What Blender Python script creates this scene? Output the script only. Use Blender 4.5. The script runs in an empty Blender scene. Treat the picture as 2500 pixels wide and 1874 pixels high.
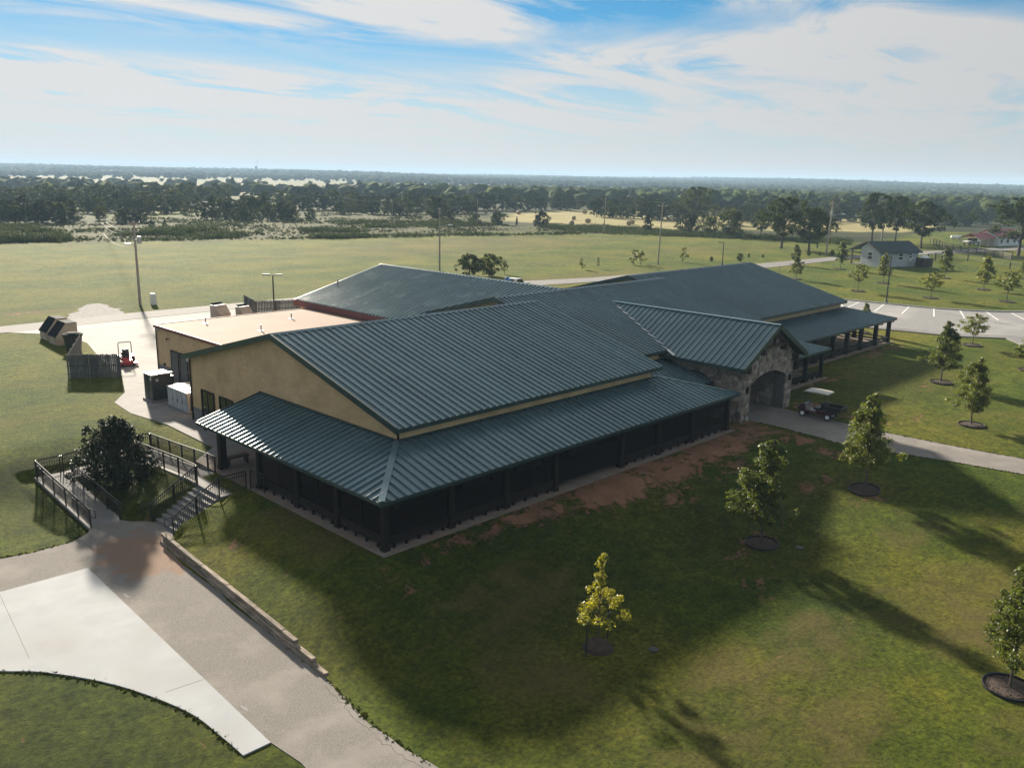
import bpy, bmesh, math, random
import numpy as np
from mathutils import Vector, Matrix, noise as mnoise

C = bpy.context.scene
COL = C.collection
PI = math.pi
rnd = random.Random(7)

# ------------------------------------------------------------------ camera, sky, sun, exposure
cam_d = bpy.data.cameras.new('camera')
cam = bpy.data.objects.new('camera', cam_d); COL.objects.link(cam)
cam_d.sensor_width = 36.0; cam_d.sensor_fit = 'HORIZONTAL'
cam_d.lens = 30.708
cam_d.clip_start = 0.5; cam_d.clip_end = 30000
CAM_R = [[0.702448, -0.711474, 0.019257], [-0.152397, -0.176783, -0.97238], [0.695228, 0.680112, -0.232607]]          # rows: right, down, forward
cam.matrix_world = Matrix(((CAM_R[0][0], -CAM_R[1][0], -CAM_R[2][0], 0),
                           (CAM_R[0][1], -CAM_R[1][1], -CAM_R[2][1], 0),
                           (CAM_R[0][2], -CAM_R[1][2], -CAM_R[2][2], 16.0),
                           (0, 0, 0, 1)))
C.camera = cam
C.render.resolution_x = 1024; C.render.resolution_y = 767
C.view_settings.view_transform = 'Standard'
C.view_settings.look = 'None'
C.view_settings.exposure = 1.5
C.view_settings.gamma = 1.0
C.view_settings.use_curve_mapping = False

SUN_EL = math.radians(19.3); SUN_AZ = math.radians(20.0)
sun_d = bpy.data.lights.new('sun', 'SUN'); sun_d.energy = 5.0; sun_d.angle = math.radians(2.6)
sun_d.color = (1.0, 0.89, 0.73)
sun = bpy.data.objects.new('sun', sun_d); COL.objects.link(sun)
sdir = Vector((math.cos(SUN_EL) * math.sin(SUN_AZ), math.cos(SUN_EL) * math.cos(SUN_AZ), math.sin(SUN_EL)))
sun.rotation_euler = sdir.to_track_quat('Z', 'Y').to_euler()
sun.location = (0, 0, 200)

W_ = bpy.data.worlds.new('World'); C.world = W_; W_.use_nodes = True
HAZE = 2.2e-4
SKY_STRENGTH = 0.05
def build_world():
    nt = W_.node_tree; nt.nodes.clear(); N = nt.nodes.new; L = nt.links.new
    out = N('ShaderNodeOutputWorld'); bg = N('ShaderNodeBackground'); L(bg.outputs[0], out.inputs[0])
    bg.inputs[1].default_value = SKY_STRENGTH
    sky = N('ShaderNodeTexSky'); sky.sky_type = 'NISHITA'; sky.sun_disc = False
    sky.sun_elevation = SUN_EL; sky.sun_rotation = SUN_AZ
    sky.air_density = 0.8; sky.dust_density = 0.0; sky.ozone_density = 4.0
    tc = N('ShaderNodeTexCoord'); sp = N('ShaderNodeSeparateXYZ'); L(tc.outputs['Generated'], sp.inputs[0])
    def m(op, a, b=None, clamp=False):
        n = N('ShaderNodeMath'); n.operation = op; n.use_clamp = clamp
        for i, v in enumerate((a, b)):
            if v is None: continue
            if isinstance(v, (int, float)): n.inputs[i].default_value = v
            else: L(v, n.inputs[i])
        return n.outputs[0]
    az = m('ARCTAN2', sp.outputs[0], sp.outputs[1])
    el = m('ARCSINE', sp.outputs[2])
    # wisps: noise on a high flat layer, stretched along one direction
    zz = m('ADD', m('MAXIMUM', sp.outputs[2], 0.0), 0.06)
    cx = m('DIVIDE', sp.outputs[0], zz); cy = m('DIVIDE', sp.outputs[1], zz)
    cmb = N('ShaderNodeCombineXYZ'); L(cx, cmb.inputs[0]); L(cy, cmb.inputs[1])
    mp = N('ShaderNodeMapping'); L(cmb.outputs[0], mp.inputs[0])
    mp.inputs['Rotation'].default_value = (0, 0, math.radians(-40)); mp.inputs['Scale'].default_value = (0.55, 1.25, 1)
    n1 = N('ShaderNodeTexNoise'); n1.inputs['Scale'].default_value = 0.9; n1.inputs['Detail'].default_value = 9
    n1.inputs['Roughness'].default_value = 0.63; n1.inputs['Distortion'].default_value = 1.3
    L(mp.outputs[0], n1.inputs['Vector'])
    n2 = N('ShaderNodeTexNoise'); n2.inputs['Scale'].default_value = 0.25; n2.inputs['Detail'].default_value = 5
    n2.inputs['Distortion'].default_value = 0.5
    L(mp.outputs[0], n2.inputs['Vector'])
    nz = n1.outputs[0]
    warp = m('MULTIPLY', m('SUBTRACT', n2.outputs[0], 0.5), 0.06)
    total = None
    for (a, e), ra, re, s, tilt in CLOUDS:
        da = m('SUBTRACT', az, a); de = m('ADD', m('SUBTRACT', el, e), warp)
        de = m('SUBTRACT', de, m('MULTIPLY', da, tilt))
        q = m('ADD', m('POWER', m('DIVIDE', da, ra), 2.0), m('POWER', m('ABSOLUTE', m('DIVIDE', de, re)), 2.0))
        g = m('MULTIPLY', m('EXPONENT', m('MULTIPLY', q, -1.0)), s)
        total = g if total is None else m('ADD', total, g)
    # elsewhere in the sky: scattered wisps of the same kind
    hi = m('MULTIPLY', m('SUBTRACT', el, 0.19), 8.0, True)
    gen = m('MULTIPLY', hi, m('ADD', .35, m('MULTIPLY', m('SUBTRACT', n1.outputs[0], 0.32), 2.6, True)), True)
    dens = m('ADD', m('MULTIPLY', total, m('MULTIPLY', m('SUBTRACT', nz, 0.37), 4.2, True)), gen)
    low = m('SUBTRACT', 1.0, m('MULTIPLY', m('SUBTRACT', el, 0.0), 6.4, True))
    low = m('POWER', low, 0.9)
    low = m('MULTIPLY', low, m('ADD', 0.80, m('MULTIPLY', nz, 0.35)))
    dens = m('ADD', dens, m('MULTIPLY', low, 1.12), True)
    mix = N('ShaderNodeMixRGB'); L(dens, mix.inputs[0])
    tint = N('ShaderNodeMixRGB'); tint.blend_type = 'MULTIPLY'; tint.inputs[0].default_value = 1.0
    L(sky.outputs[0], tint.inputs[1]); tint.inputs[2].default_value = SKY_TINT
    # thin cloud scatters light forwards: brighter towards the sun
    dt = N('ShaderNodeVectorMath'); dt.operation = 'DOT_PRODUCT'; L(tc.outputs['Generated'], dt.inputs[0]); dt.inputs[1].default_value = sdir
    ph = m('ADD', .68, m('MULTIPLY', m('POWER', m('MAXIMUM', dt.outputs['Value'], 0.0), 1.8), .36))
    cc = N('ShaderNodeVectorMath'); cc.operation = 'SCALE'; cc.inputs[0].default_value = CLOUD_COL[:3]; L(ph, cc.inputs['Scale'])
    L(tint.outputs[0], mix.inputs[1]); L(cc.outputs[0], mix.inputs[2])
    L(mix.outputs[0], bg.inputs[0])
SKY_TINT = (0.33, 0.64, 0.66, 1)
CLOUD_COL = (5.2, 5.25, 5.25, 1)
CLOUDS = [  # (azimuth, elevation), half widths, strength, slope
    ((0.4103, 0.1563), .34, .022, 1.3, 0.0), ((0.7017, 0.1634), .12, .022, 1.5, -.10), ((0.9325, 0.1766), .20, .016, 1.5, 0.02),
    ((1.0131, 0.1204), .19, .022, 1.3, .06), ((0.8614, 0.1220), .07, .010, .8, .02), ((1.1249, 0.1108), .14, .018, .55, -.1),
    ((1.2210, 0.1340), .12, .024, 1.4, -.16), ((1.1547, 0.1618), .07, .016, .9, .25), ((1.2871, 0.1147), .06, .022, .7, 0.1),
    ((0.3415, 0.0765), .24, .024, 1.2, 0.0), ((0.5024, 0.0710), .32, .022, .9, -.02), ((0.3079, 0.0995), .06, .006, .5, 0.0),
    ((1.1719, 0.0835), .22, .028, .5, 0.0), ((0.8883, 0.0741), .3, .03, .3, 0.0)]
build_world()

# ------------------------------------------------------------------ materials
def _nodes(name):
    mt = bpy.data.materials.new(name); mt.use_nodes = True
    nt = mt.node_tree; nt.nodes.clear()
    out = nt.nodes.new('ShaderNodeOutputMaterial')
    return mt, nt, out
def L3(c): return (c[0], c[1], c[2], 1.0)
def pmat(name, c1, c2=None, scale=4.0, rough=0.7, bump=0.0, bscale=None, metal=0.0, spec=0.5, stretch=(1, 1, 1), detail=6, c3=None, s3=0.4, lo=.35, hi=.65, alpha=None):
    """noise-mottled principled material; c3 = a second, larger scale of wear"""
    mt, nt, out = _nodes(name); N = nt.nodes.new; K = nt.links.new
    b = N('ShaderNodeBsdfPrincipled'); K(b.outputs[0], out.inputs[0])
    b.inputs['Roughness'].default_value = rough; b.inputs['Metallic'].default_value = metal
    b.inputs['Specular IOR Level'].default_value = spec
    tc = N('ShaderNodeTexCoord'); mp = N('ShaderNodeMapping'); mp.inputs['Scale'].default_value = stretch
    K(tc.outputs['Object'], mp.inputs[0])
    col = None
    if c2 is None: c2 = tuple(v * .8 for v in c1)
    nz = N('ShaderNodeTexNoise'); nz.inputs['Scale'].default_value = scale; nz.inputs['Detail'].default_value = detail
    K(mp.outputs[0], nz.inputs['Vector'])
    rp = N('ShaderNodeValToRGB'); K(nz.outputs[0], rp.inputs[0])
    rp.color_ramp.elements[0].position = lo; rp.color_ramp.elements[1].position = hi
    rp.color_ramp.elements[0].color = L3(c2); rp.color_ramp.elements[1].color = L3(c1)
    col = rp.outputs[0]
    if c3 is not None:
        n3 = N('ShaderNodeTexNoise'); n3.inputs['Scale'].default_value = s3; n3.inputs['Detail'].default_value = 5
        K(mp.outputs[0], n3.inputs['Vector'])
        r3 = N('ShaderNodeValToRGB'); K(n3.outputs[0], r3.inputs[0])
        r3.color_ramp.elements[0].position = .48; r3.color_ramp.elements[1].position = .72
        r3.color_ramp.elements[0].color = (0, 0, 0, 1); r3.color_ramp.elements[1].color = (1, 1, 1, 1)
        mx = N('ShaderNodeMixRGB'); K(r3.outputs[0], mx.inputs[0]); K(col, mx.inputs[1]); mx.inputs[2].default_value = L3(c3)
        col = mx.outputs[0]
    K(col, b.inputs['Base Color'])
    if bump:
        bn = N('ShaderNodeTexNoise'); bn.inputs['Scale'].default_value = bscale or scale * 5; bn.inputs['Detail'].default_value = 4
        K(mp.outputs[0], bn.inputs['Vector'])
        bp = N('ShaderNodeBump'); bp.inputs['Strength'].default_value = bump; bp.inputs['Distance'].default_value = .05
        K(bn.outputs[0], bp.inputs['Height']); K(bp.outputs[0], b.inputs['Normal'])
    return mt

def block_mat(name, c1, c2, mortar, bw, bh):
    """painted split-face block laid in running bond; u runs along the wall, v up"""
    mt, nt, out = _nodes(name); N = nt.nodes.new; K = nt.links.new
    b = N('ShaderNodeBsdfPrincipled'); K(b.outputs[0], out.inputs[0]); b.inputs['Roughness'].default_value = .85
    tc = N('ShaderNodeTexCoord'); sp = N('ShaderNodeSeparateXYZ'); K(tc.outputs['Object'], sp.inputs[0])
    ad = N('ShaderNodeMath'); ad.operation = 'ADD'; K(sp.outputs[0], ad.inputs[0]); K(sp.outputs[1], ad.inputs[1])
    cb = N('ShaderNodeCombineXYZ'); K(ad.outputs[0], cb.inputs[0]); K(sp.outputs[2], cb.inputs[1])
    br = N('ShaderNodeTexBrick'); K(cb.outputs[0], br.inputs['Vector'])
    br.inputs['Scale'].default_value = 1.0; br.inputs['Brick Width'].default_value = bw; br.inputs['Row Height'].default_value = bh
    br.inputs['Mortar Size'].default_value = .012; br.inputs['Mortar Smooth'].default_value = .3
    br.inputs['Color1'].default_value = L3(c1); br.inputs['Color2'].default_value = L3(c2); br.inputs['Mortar'].default_value = L3(mortar)
    nz = N('ShaderNodeTexNoise'); nz.inputs['Scale'].default_value = .7; nz.inputs['Detail'].default_value = 8; K(tc.outputs['Object'], nz.inputs['Vector'])
    mx = N('ShaderNodeMixRGB'); mx.blend_type = 'MULTIPLY'; mx.inputs[0].default_value = .55
    rp = N('ShaderNodeValToRGB'); K(nz.outputs[0], rp.inputs[0]); rp.color_ramp.elements[0].position = .3; rp.color_ramp.elements[0].color = (.62, .6, .57, 1); rp.color_ramp.elements[1].position = .6
    K(br.outputs[0], mx.inputs[1]); K(rp.outputs[0], mx.inputs[2]); K(mx.outputs[0], b.inputs['Base Color'])
    n2 = N('ShaderNodeTexNoise'); n2.inputs['Scale'].default_value = 14; n2.inputs['Detail'].default_value = 5; K(tc.outputs['Object'], n2.inputs['Vector'])
    s = N('ShaderNodeMath'); s.operation = 'SUBTRACT'; K(n2.outputs[0], s.inputs[0]); K(br.outputs['Fac'], s.inputs[1])
    bp = N('ShaderNodeBump'); bp.inputs['Strength'].default_value = .6; bp.inputs['Distance'].default_value = .02; K(s.outputs[0], bp.inputs['Height']); K(bp.outputs[0], b.inputs['Normal'])
    return mt

def leaf_mat(name, dark, light, trans=.35, tcol=None, gloss=.45, spec=.3):
    mt, nt, out = _nodes(name); N = nt.nodes.new; K = nt.links.new
    at = N('ShaderNodeAttribute'); at.attribute_name = 'tint'
    oi = N('ShaderNodeObjectInfo')
    rp = N('ShaderNodeValToRGB'); K(at.outputs['Fac'], rp.inputs[0])
    rp.color_ramp.elements[0].position = .1; rp.color_ramp.elements[1].position = .95
    rp.color_ramp.elements[0].color = L3(dark); rp.color_ramp.elements[1].color = L3(light)
    hs = N('ShaderNodeHueSaturation'); K(rp.outputs[0], hs.inputs['Color'])
    mr = N('ShaderNodeMapRange'); K(oi.outputs['Random'], mr.inputs[0]); mr.inputs[3].default_value = .75; mr.inputs[4].default_value = 1.3
    K(mr.outputs[0], hs.inputs['Value'])
    mr2 = N('ShaderNodeMapRange'); K(oi.outputs['Random'], mr2.inputs[0]); mr2.inputs[3].default_value = .515; mr2.inputs[4].default_value = .485
    K(mr2.outputs[0], hs.inputs['Hue'])
    b = N('ShaderNodeBsdfPrincipled'); b.inputs['Roughness'].default_value = gloss; b.inputs['Specular IOR Level'].default_value = spec
    K(hs.outputs[0], b.inputs['Base Color'])
    t = N('ShaderNodeBsdfTranslucent')
    tm = N('ShaderNodeMixRGB'); tm.blend_type = 'MULTIPLY'; tm.inputs[0].default_value = 1; K(hs.outputs[0], tm.inputs[1]); tm.inputs[2].default_value = L3(tcol or (1.6, 1.5, .7))
    K(tm.outputs[0], t.inputs[0])
    ms = N('ShaderNodeMixShader'); ms.inputs[0].default_value = trans; K(b.outputs[0], ms.inputs[1]); K(t.outputs[0], ms.inputs[2])
    K(ms.outputs[0], out.inputs[0])
    return mt

def screen_mat(name, col, opacity):
    mt, nt, out = _nodes(name); N = nt.nodes.new; K = nt.links.new
    b = N('ShaderNodeBsdfPrincipled'); b.inputs['Base Color'].default_value = L3(col); b.inputs['Roughness'].default_value = .8; b.inputs['Specular IOR Level'].default_value = .05
    t = N('ShaderNodeBsdfTransparent'); ms = N('ShaderNodeMixShader'); ms.inputs[0].default_value = opacity
    K(t.outputs[0], ms.inputs[1]); K(b.outputs[0], ms.inputs[2]); K(ms.outputs[0], out.inputs[0])
    return mt

def grass_mat(name):
    """mown lawn, tall meadow and forest floor on one sheet; where each grows comes from vertex attributes"""
    mt, nt, out = _nodes(name); N = nt.nodes.new; K = nt.links.new
    b = N('ShaderNodeBsdfPrincipled'); K(b.outputs[0], out.inputs[0]); b.inputs['Roughness'].default_value = .95; b.inputs['Specular IOR Level'].default_value = .1
    tc = N('ShaderNodeTexCoord')
    def noise(s, d=5, stretch=None, dist=0.0, r=.55):
        n = N('ShaderNodeTexNoise'); n.inputs['Scale'].default_value = s; n.inputs['Detail'].default_value = d; n.inputs['Distortion'].default_value = dist
        n.inputs['Roughness'].default_value = r
        if stretch:
            mp = N('ShaderNodeMapping'); mp.inputs['Scale'].default_value = stretch; K(tc.outputs['Object'], mp.inputs[0]); K(mp.outputs[0], n.inputs['Vector'])
        else: K(tc.outputs['Object'], n.inputs['Vector'])
        return n.outputs[0]
    def ramp(v, p0, p1, a, c):
        r = N('ShaderNodeValToRGB'); K(v, r.inputs[0]); e = r.color_ramp.elements
        e[0].position = p0; e[1].position = p1; e[0].color = L3(a); e[1].color = L3(c); return r.outputs[0]
    def mix(f, a, c, mode='MIX'):
        m = N('ShaderNodeMixRGB'); m.blend_type = mode
        for i, v in enumerate((f, a, c)):
            if isinstance(v, (int, float)): m.inputs[i].default_value = v
            elif isinstance(v, tuple): m.inputs[i].default_value = L3(v)
            else: K(v, m.inputs[i])
        return m.outputs[0]
    def math_(op, a, c, clamp=False):
        m = N('ShaderNodeMath'); m.operation = op; m.use_clamp = clamp
        for i, v in enumerate((a, c)):
            if isinstance(v, (int, float)): m.inputs[i].default_value = v
            else: K(v, m.inputs[i])
        return m.outputs[0]
    def attr(n):
        a = N('ShaderNodeAttribute'); a.attribute_name = n; return a.outputs['Fac']
    big = noise(.09, 6); mid = noise(.55, 7, dist=.6); fine = noise(5.0, 7, r=.75); patch = noise(1.6, 6, dist=.4, r=.65); blade = noise(38, 3, r=.7)
    g = ramp(mid, .32, .68, GRASS[0], GRASS[1])
    g = mix(ramp(big, .42, .62, (0, 0, 0), (1, 1, 1)), g, GRASS[2])
    g = mix(.7, g, ramp(noise(.03, 8, (1, 2.4, 1), .6, .62), .36, .64, (.72, .80, .62), (1.22, 1.16, 1.1)), 'MULTIPLY')
    g = mix(attr('deep_green'), g, ramp(mid, .3, .7, (.034, .056, .010), (.066, .090, .016)))
    g = mix(.9, g, ramp(patch, .32, .68, (.55, .62, .52), (1.35, 1.28, 1.15)), 'MULTIPLY')
    g = mix(.9, g, ramp(fine, .34, .66, (.30, .33, .28), (1.6, 1.55, 1.45)), 'MULTIPLY')
    g = mix(.45, g, ramp(blade, .3, .7, (.4, .4, .4), (1.5, 1.5, 1.4)), 'MULTIPLY')
    # dry, thin turf
    dv = math_('ADD', attr('dry'), math_('MULTIPLY', math_('SUBTRACT', mid, .5), 1.3))
    g = mix(math_('MULTIPLY', ramp(dv, .28, .85, (0, 0, 0), (1, 1, 1)), .8), g, mix(fine, (.10, .075, .028), (.20, .15, .065)))
    # tall meadow
    mv = ramp(noise(.35, 8, dist=.5), .35, .65, (.045, .064, .016), (.105, .100, .034))
    mv = mix(.9, mv, ramp(noise(1.1, 8, r=.7), .32, .68, (.45, .5, .42), (1.35, 1.3, 1.2)), 'MULTIPLY')
    mv = mix(.8, mv, ramp(noise(.12, 6, (1, 1.6, 1), .5), .38, .62, (.55, .7, .5), (1.2, 1.15, 1.1)), 'MULTIPLY')
    g = mix(attr('meadow'), g, mv)
    # pale pasture and hayfield
    pv = mix(ramp(noise(.06, 5), .35, .65, (0, 0, 0), (1, 1, 1)), (.27, .245, .105), (.36, .31, .15))
    g = mix(attr('hay'), g, pv)
    # woodland floor
    g = mix(attr('wood'), g, ramp(noise(.05, 7), .35, .65, (.022, .030, .012), (.05, .06, .022)))
    # bare red soil
    sn = math_('ADD', noise(.75, 8, dist=1.4, r=.66), math_('MULTIPLY', noise(5, 6, r=.7), .35))
    sv = math_('ADD', attr('soil'), math_('MULTIPLY', math_('SUBTRACT', sn, .68), 2.7))
    soil = mix(.8, ramp(mid, .3, .7, (.195, .10, .062), (.31, .165, .105)), ramp(fine, .25, .75, (.7, .7, .7), (1.2, 1.2, 1.2)), 'MULTIPLY')
    sf = ramp(sv, .40, .66, (0, 0, 0), (.92, .92, .92))
    g = mix(sf, g, soil)
    K(g, b.inputs['Base Color'])
    h = math_('ADD', math_('MULTIPLY', fine, 1.0), math_('MULTIPLY', blade, .5))
    h = math_('MULTIPLY', h, math_('SUBTRACT', 1.0, math_('MULTIPLY', sf, .7)))
    bp = N('ShaderNodeBump'); bp.inputs['Strength'].default_value = 1.0; bp.inputs['Distance'].default_value = .22
    K(h, bp.inputs['Height']); K(bp.outputs[0], b.inputs['Normal'])
    return mt
GRASS = ((.056, .094, .009), (.108, .146, .014), (.156, .160, .022))

MT = dict(
    grass=grass_mat('turf'),
    asphalt=pmat('worn_asphalt', (.265, .245, .222), (.175, .165, .152), 26, .92, .7, 60, c3=(.305, .282, .255), s3=.5, spec=.15),
    road=pmat('pale_road', (.20, .195, .19), (.17, .166, .162), 3, .9, .3, 60, c3=(.225, .22, .213), s3=.2, spec=.2),
    lot=pmat('grey_asphalt', (.225, .223, .222), (.185, .183, .182), 2, .9, .3, 60, c3=(.29, .28, .27), s3=.15),
    conc=pmat('concrete', (.215, .21, .205), (.175, .171, .166), 1.2, .85, .2, 40, c3=(.15, .145, .138), s3=.35, spec=.25),
    white_conc=pmat('new_concrete', (.36, .375, .39), (.31, .325, .34), .9, .85, .12, 30, spec=.2, c3=(.30, .305, .305), s3=.45),
    porchfloor=pmat('porch_concrete', (.25, .21, .18), (.19, .16, .14), 1.5, .85, .2, 40, c3=(.24, .155, .11), s3=.5, spec=.2),
    white=pmat('road_paint', (.75, .75, .72), (.6, .6, .58), 6, .8),
    kerb=pmat('kerb_concrete', (.48, .46, .42), (.40, .38, .35), 2, .85),
    roof=pmat('green_steel', (.082, .145, .162), (.070, .126, .143), .8, .25, 0, metal=.12, spec=.7, c3=(.094, .160, .176), s3=.25),
    roofdark=pmat('dark_green_trim', (.028, .055, .056), (.022, .046, .047), 1.5, .4, 0, metal=.2),
    wall=block_mat('tan_block', (.66, .455, .25), (.585, .40, .215), (.53, .36, .195), .40, .20),
    wains=block_mat('grey_block', (.215, .21, .215), (.19, .185, .19), (.13, .13, .13), .40, .20),
    flat=pmat('tan_membrane', (.265, .185, .142), (.235, .16, .122), .5, .85, .05, 20, c3=(.205, .13, .10), s3=.25, spec=.2),
    redtrim=pmat('red_flashing', (.19, .055, .045), (.15, .045, .04), 3, .6),
    bronze=pmat('bronze_paint', (.024, .019, .016), (.017, .014, .012), 3, .6, spec=.15),
    screen=screen_mat('insect_screen', (.014, .011, .010), .52),
    glass=pmat('dark_glass', (.012, .013, .014), (.010, .011, .012), 2, .06, spec=.6),
    door=pmat('bronze_door', (.085, .083, .085), (.075, .073, .075), 2, .5),
    mortar=pmat('mortar', (.17, .15, .135), (.12, .105, .095), 5, .95, .4),
    wood=pmat('dark_timber', (.060, .040, .028), (.040, .027, .020), 3, .7, .2, stretch=(1, 1, .2)),
    sleeper=pmat('weathered_timber', (.36, .29, .22), (.12, .095, .075), 3.5, .9, .6, 30, stretch=(3, .35, 3)),
    fence=pmat('grey_fence_wood', (.13, .13, .12), (.075, .075, .07), 3, .9, .4, 20, stretch=(3, 3, .4)),
    rail=pmat('black_rail', (.022, .019, .017), (.016, .014, .013), 4, .38, spec=.5),
    bark=pmat('bark', (.11, .085, .065), (.06, .047, .037), 8, .9, .5, stretch=(1, 1, .3)),
    pole=pmat('pole_wood', (.38, .33, .285), (.25, .205, .17), 4, .9, .3, stretch=(2, 2, .15)),
    galv=pmat('galvanised', (.45, .46, .47), (.36, .37, .38), 5, .45, metal=.5),
    darkmetal=pmat('dark_metal', (.035, .032, .030), (.028, .026, .025), 4, .5),
    black=pmat('black_plastic', (.016, .016, .017), (.012, .012, .013), 4, .45),
    rubber=pmat('rubber', (.018, .018, .018), (.012, .012, .012), 6, .85),
    cream=pmat('cream_plastic', (.50, .465, .39), (.44, .41, .34), 3, .4),
    maroon=pmat('maroon_paint', (.07, .018, .022), (.055, .015, .018), 3, .3),
    red=pmat('red_paint', (.36, .030, .028), (.27, .025, .022), 4, .35),
    beige=pmat('beige_steel', (.46, .385, .30), (.38, .31, .235), 2.5, .6, c3=(.33, .24, .17), s3=1.2),
    lid=pmat('dark_lid', (.010, .016, .019), (.008, .012, .015), 3, .85, spec=.05),
    cabinet=pmat('dark_green_cabinet', (.030, .034, .032), (.024, .027, .026), 2, .45),
    cabtop=pmat('pale_metal_top', (.34, .32, .295), (.27, .245, .22), 2.5, .5, c3=(.36, .25, .18), s3=1.0),
    unit=pmat('grey_unit_paint', (.40, .415, .43), (.33, .345, .36), 2.5, .5, c3=(.28, .27, .26), s3=1.1),
    mulch=pmat('bark_mulch', (.085, .055, .040), (.035, .023, .017), 16, .95, .8, 50),
    paleshed=pmat('pale_siding', (.50, .51, .52), (.44, .45, .46), 2, .8),
    tealroof=pmat('dark_shingles', (.026, .055, .056), (.020, .042, .044), 4, .9, .3),
    redroof=pmat('red_roof', (.30, .075, .075), (.24, .06, .06), 2, .6),
    whitepaint=pmat('white_paint', (.76, .76, .75), (.70, .70, .69), 3, .35),
    bale=pmat('straw', (.38, .30, .16), (.24, .18, .09), 6, .95, .6, 25),
    wire=pmat('wire', (.20, .20, .20), (.16, .16, .16), 2, .7),
    stop=pmat('red_sign', (.45, .02, .03), (.40, .02, .025), 3, .5),
    blue=pmat('blue_tarp', (.03, .13, .35), (.025, .10, .28), 4, .5),
    gravel=pmat('grey_gravel', (.20, .20, .20), (.10, .10, .098), 2.4, .95, .8, 12, detail=9),
    leafA=leaf_mat('maple_leaves', (.034, .054, .012), (.150, .175, .036), .45),
    leafB=leaf_mat('oak_leaves', (.020, .038, .010), (.075, .100, .024), .2, None, .8, .08),
    leafC=leaf_mat('cedar_leaves', (.014, .028, .010), (.046, .066, .020), .12, None, .8, .08),
    leafD=leaf_mat('pale_leaves', (.045, .060, .014), (.10, .11, .03), .22, None, .8, .08),
    leafY=leaf_mat('yellow_leaves', (.13, .13, .014), (.38, .37, .05), .45, (1.2, 1.2, .45)),
    leafH=leaf_mat('holly_leaves', (.010, .018, .009), (.030, .044, .016), .05, None, .6, .12),
    weeds=leaf_mat('tall_weeds', (.030, .032, .011), (.062, .056, .022), .10, None, .9, .03),
)
def add_stain(mat, cx, cy, rx, ry, col):
    nt = mat.node_tree; N = nt.nodes.new; K = nt.links.new; b = next(n for n in nt.nodes if n.type == 'BSDF_PRINCIPLED')
    old = b.inputs['Base Color'].links[0].from_socket; tc = N('ShaderNodeTexCoord'); mp = N('ShaderNodeMapping'); K(tc.outputs['Object'], mp.inputs[0])
    mp.inputs['Location'].default_value = (-cx / rx, -cy / ry, 1.5); mp.inputs['Scale'].default_value = (1 / rx, 1 / ry, 1)
    ln = N('ShaderNodeVectorMath'); ln.operation = 'LENGTH'; K(mp.outputs[0], ln.inputs[0])
    nz = N('ShaderNodeTexNoise'); nz.inputs['Scale'].default_value = 1.2; nz.inputs['Detail'].default_value = 7; K(tc.outputs['Object'], nz.inputs['Vector'])
    ad = N('ShaderNodeMath'); ad.operation = 'MULTIPLY_ADD'; K(nz.outputs[0], ad.inputs[0]); ad.inputs[1].default_value = -1.8; K(ln.outputs['Value'], ad.inputs[2])
    rp = N('ShaderNodeValToRGB'); K(ad.outputs[0], rp.inputs[0]); e = rp.color_ramp.elements; e[0].position = 0.0; e[0].color = (.75, .75, .75, 1); e[1].position = .35; e[1].color = (0, 0, 0, 1)
    mx = N('ShaderNodeMixRGB'); K(rp.outputs[0], mx.inputs[0]); K(old, mx.inputs[1]); mx.inputs[2].default_value = L3(col); K(mx.outputs[0], b.inputs['Base Color'])
add_stain(MT['asphalt'], 15.0, 38.6, 1.7, 2.6, (.27, .17, .115))
def panel_tone(mat, lo, hi):
    nt = mat.node_tree; N = nt.nodes.new; K = nt.links.new; b = next(n for n in nt.nodes if n.type == 'BSDF_PRINCIPLED'); old = b.inputs['Base Color'].links[0].from_socket
    oi = N('ShaderNodeObjectInfo'); mr = N('ShaderNodeMapRange'); K(oi.outputs['Random'], mr.inputs[0]); mr.inputs[3].default_value = lo; mr.inputs[4].default_value = hi
    hs = N('ShaderNodeHueSaturation'); K(old, hs.inputs['Color']); K(mr.outputs[0], hs.inputs['Value']); K(hs.outputs[0], b.inputs['Base Color'])
for k_, lo_, hi_ in (('roof', .88, 1.1), ('sleeper', .7, 1.25), ('fence', .75, 1.25)): panel_tone(MT[k_], lo_, hi_)
def uneven_gloss(mat, lo, hi, scale):
    nt = mat.node_tree; N = nt.nodes.new; K = nt.links.new; b = next(n for n in nt.nodes if n.type == 'BSDF_PRINCIPLED')
    tc = N('ShaderNodeTexCoord'); nz = N('ShaderNodeTexNoise'); nz.inputs['Scale'].default_value = scale; nz.inputs['Detail'].default_value = 6; K(tc.outputs['Object'], nz.inputs['Vector'])
    mr = N('ShaderNodeMapRange'); K(nz.outputs[0], mr.inputs[0]); mr.inputs[1].default_value = .35; mr.inputs[2].default_value = .65; mr.inputs[3].default_value = lo; mr.inputs[4].default_value = hi; K(mr.outputs[0], b.inputs['Roughness'])
uneven_gloss(MT['roof'], .225, .285, .5)
STONE_MATS = [pmat('fieldstone', a, b_, 5, .85, .5, 22) for a, b_ in (((.33, .275, .225), (.22, .18, .145)), ((.40, .34, .285), (.27, .22, .185)), ((.28, .215, .17), (.18, .14, .115)), ((.48, .42, .37), (.33, .285, .24)), ((.19, .165, .15), (.12, .105, .10)))]

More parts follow.
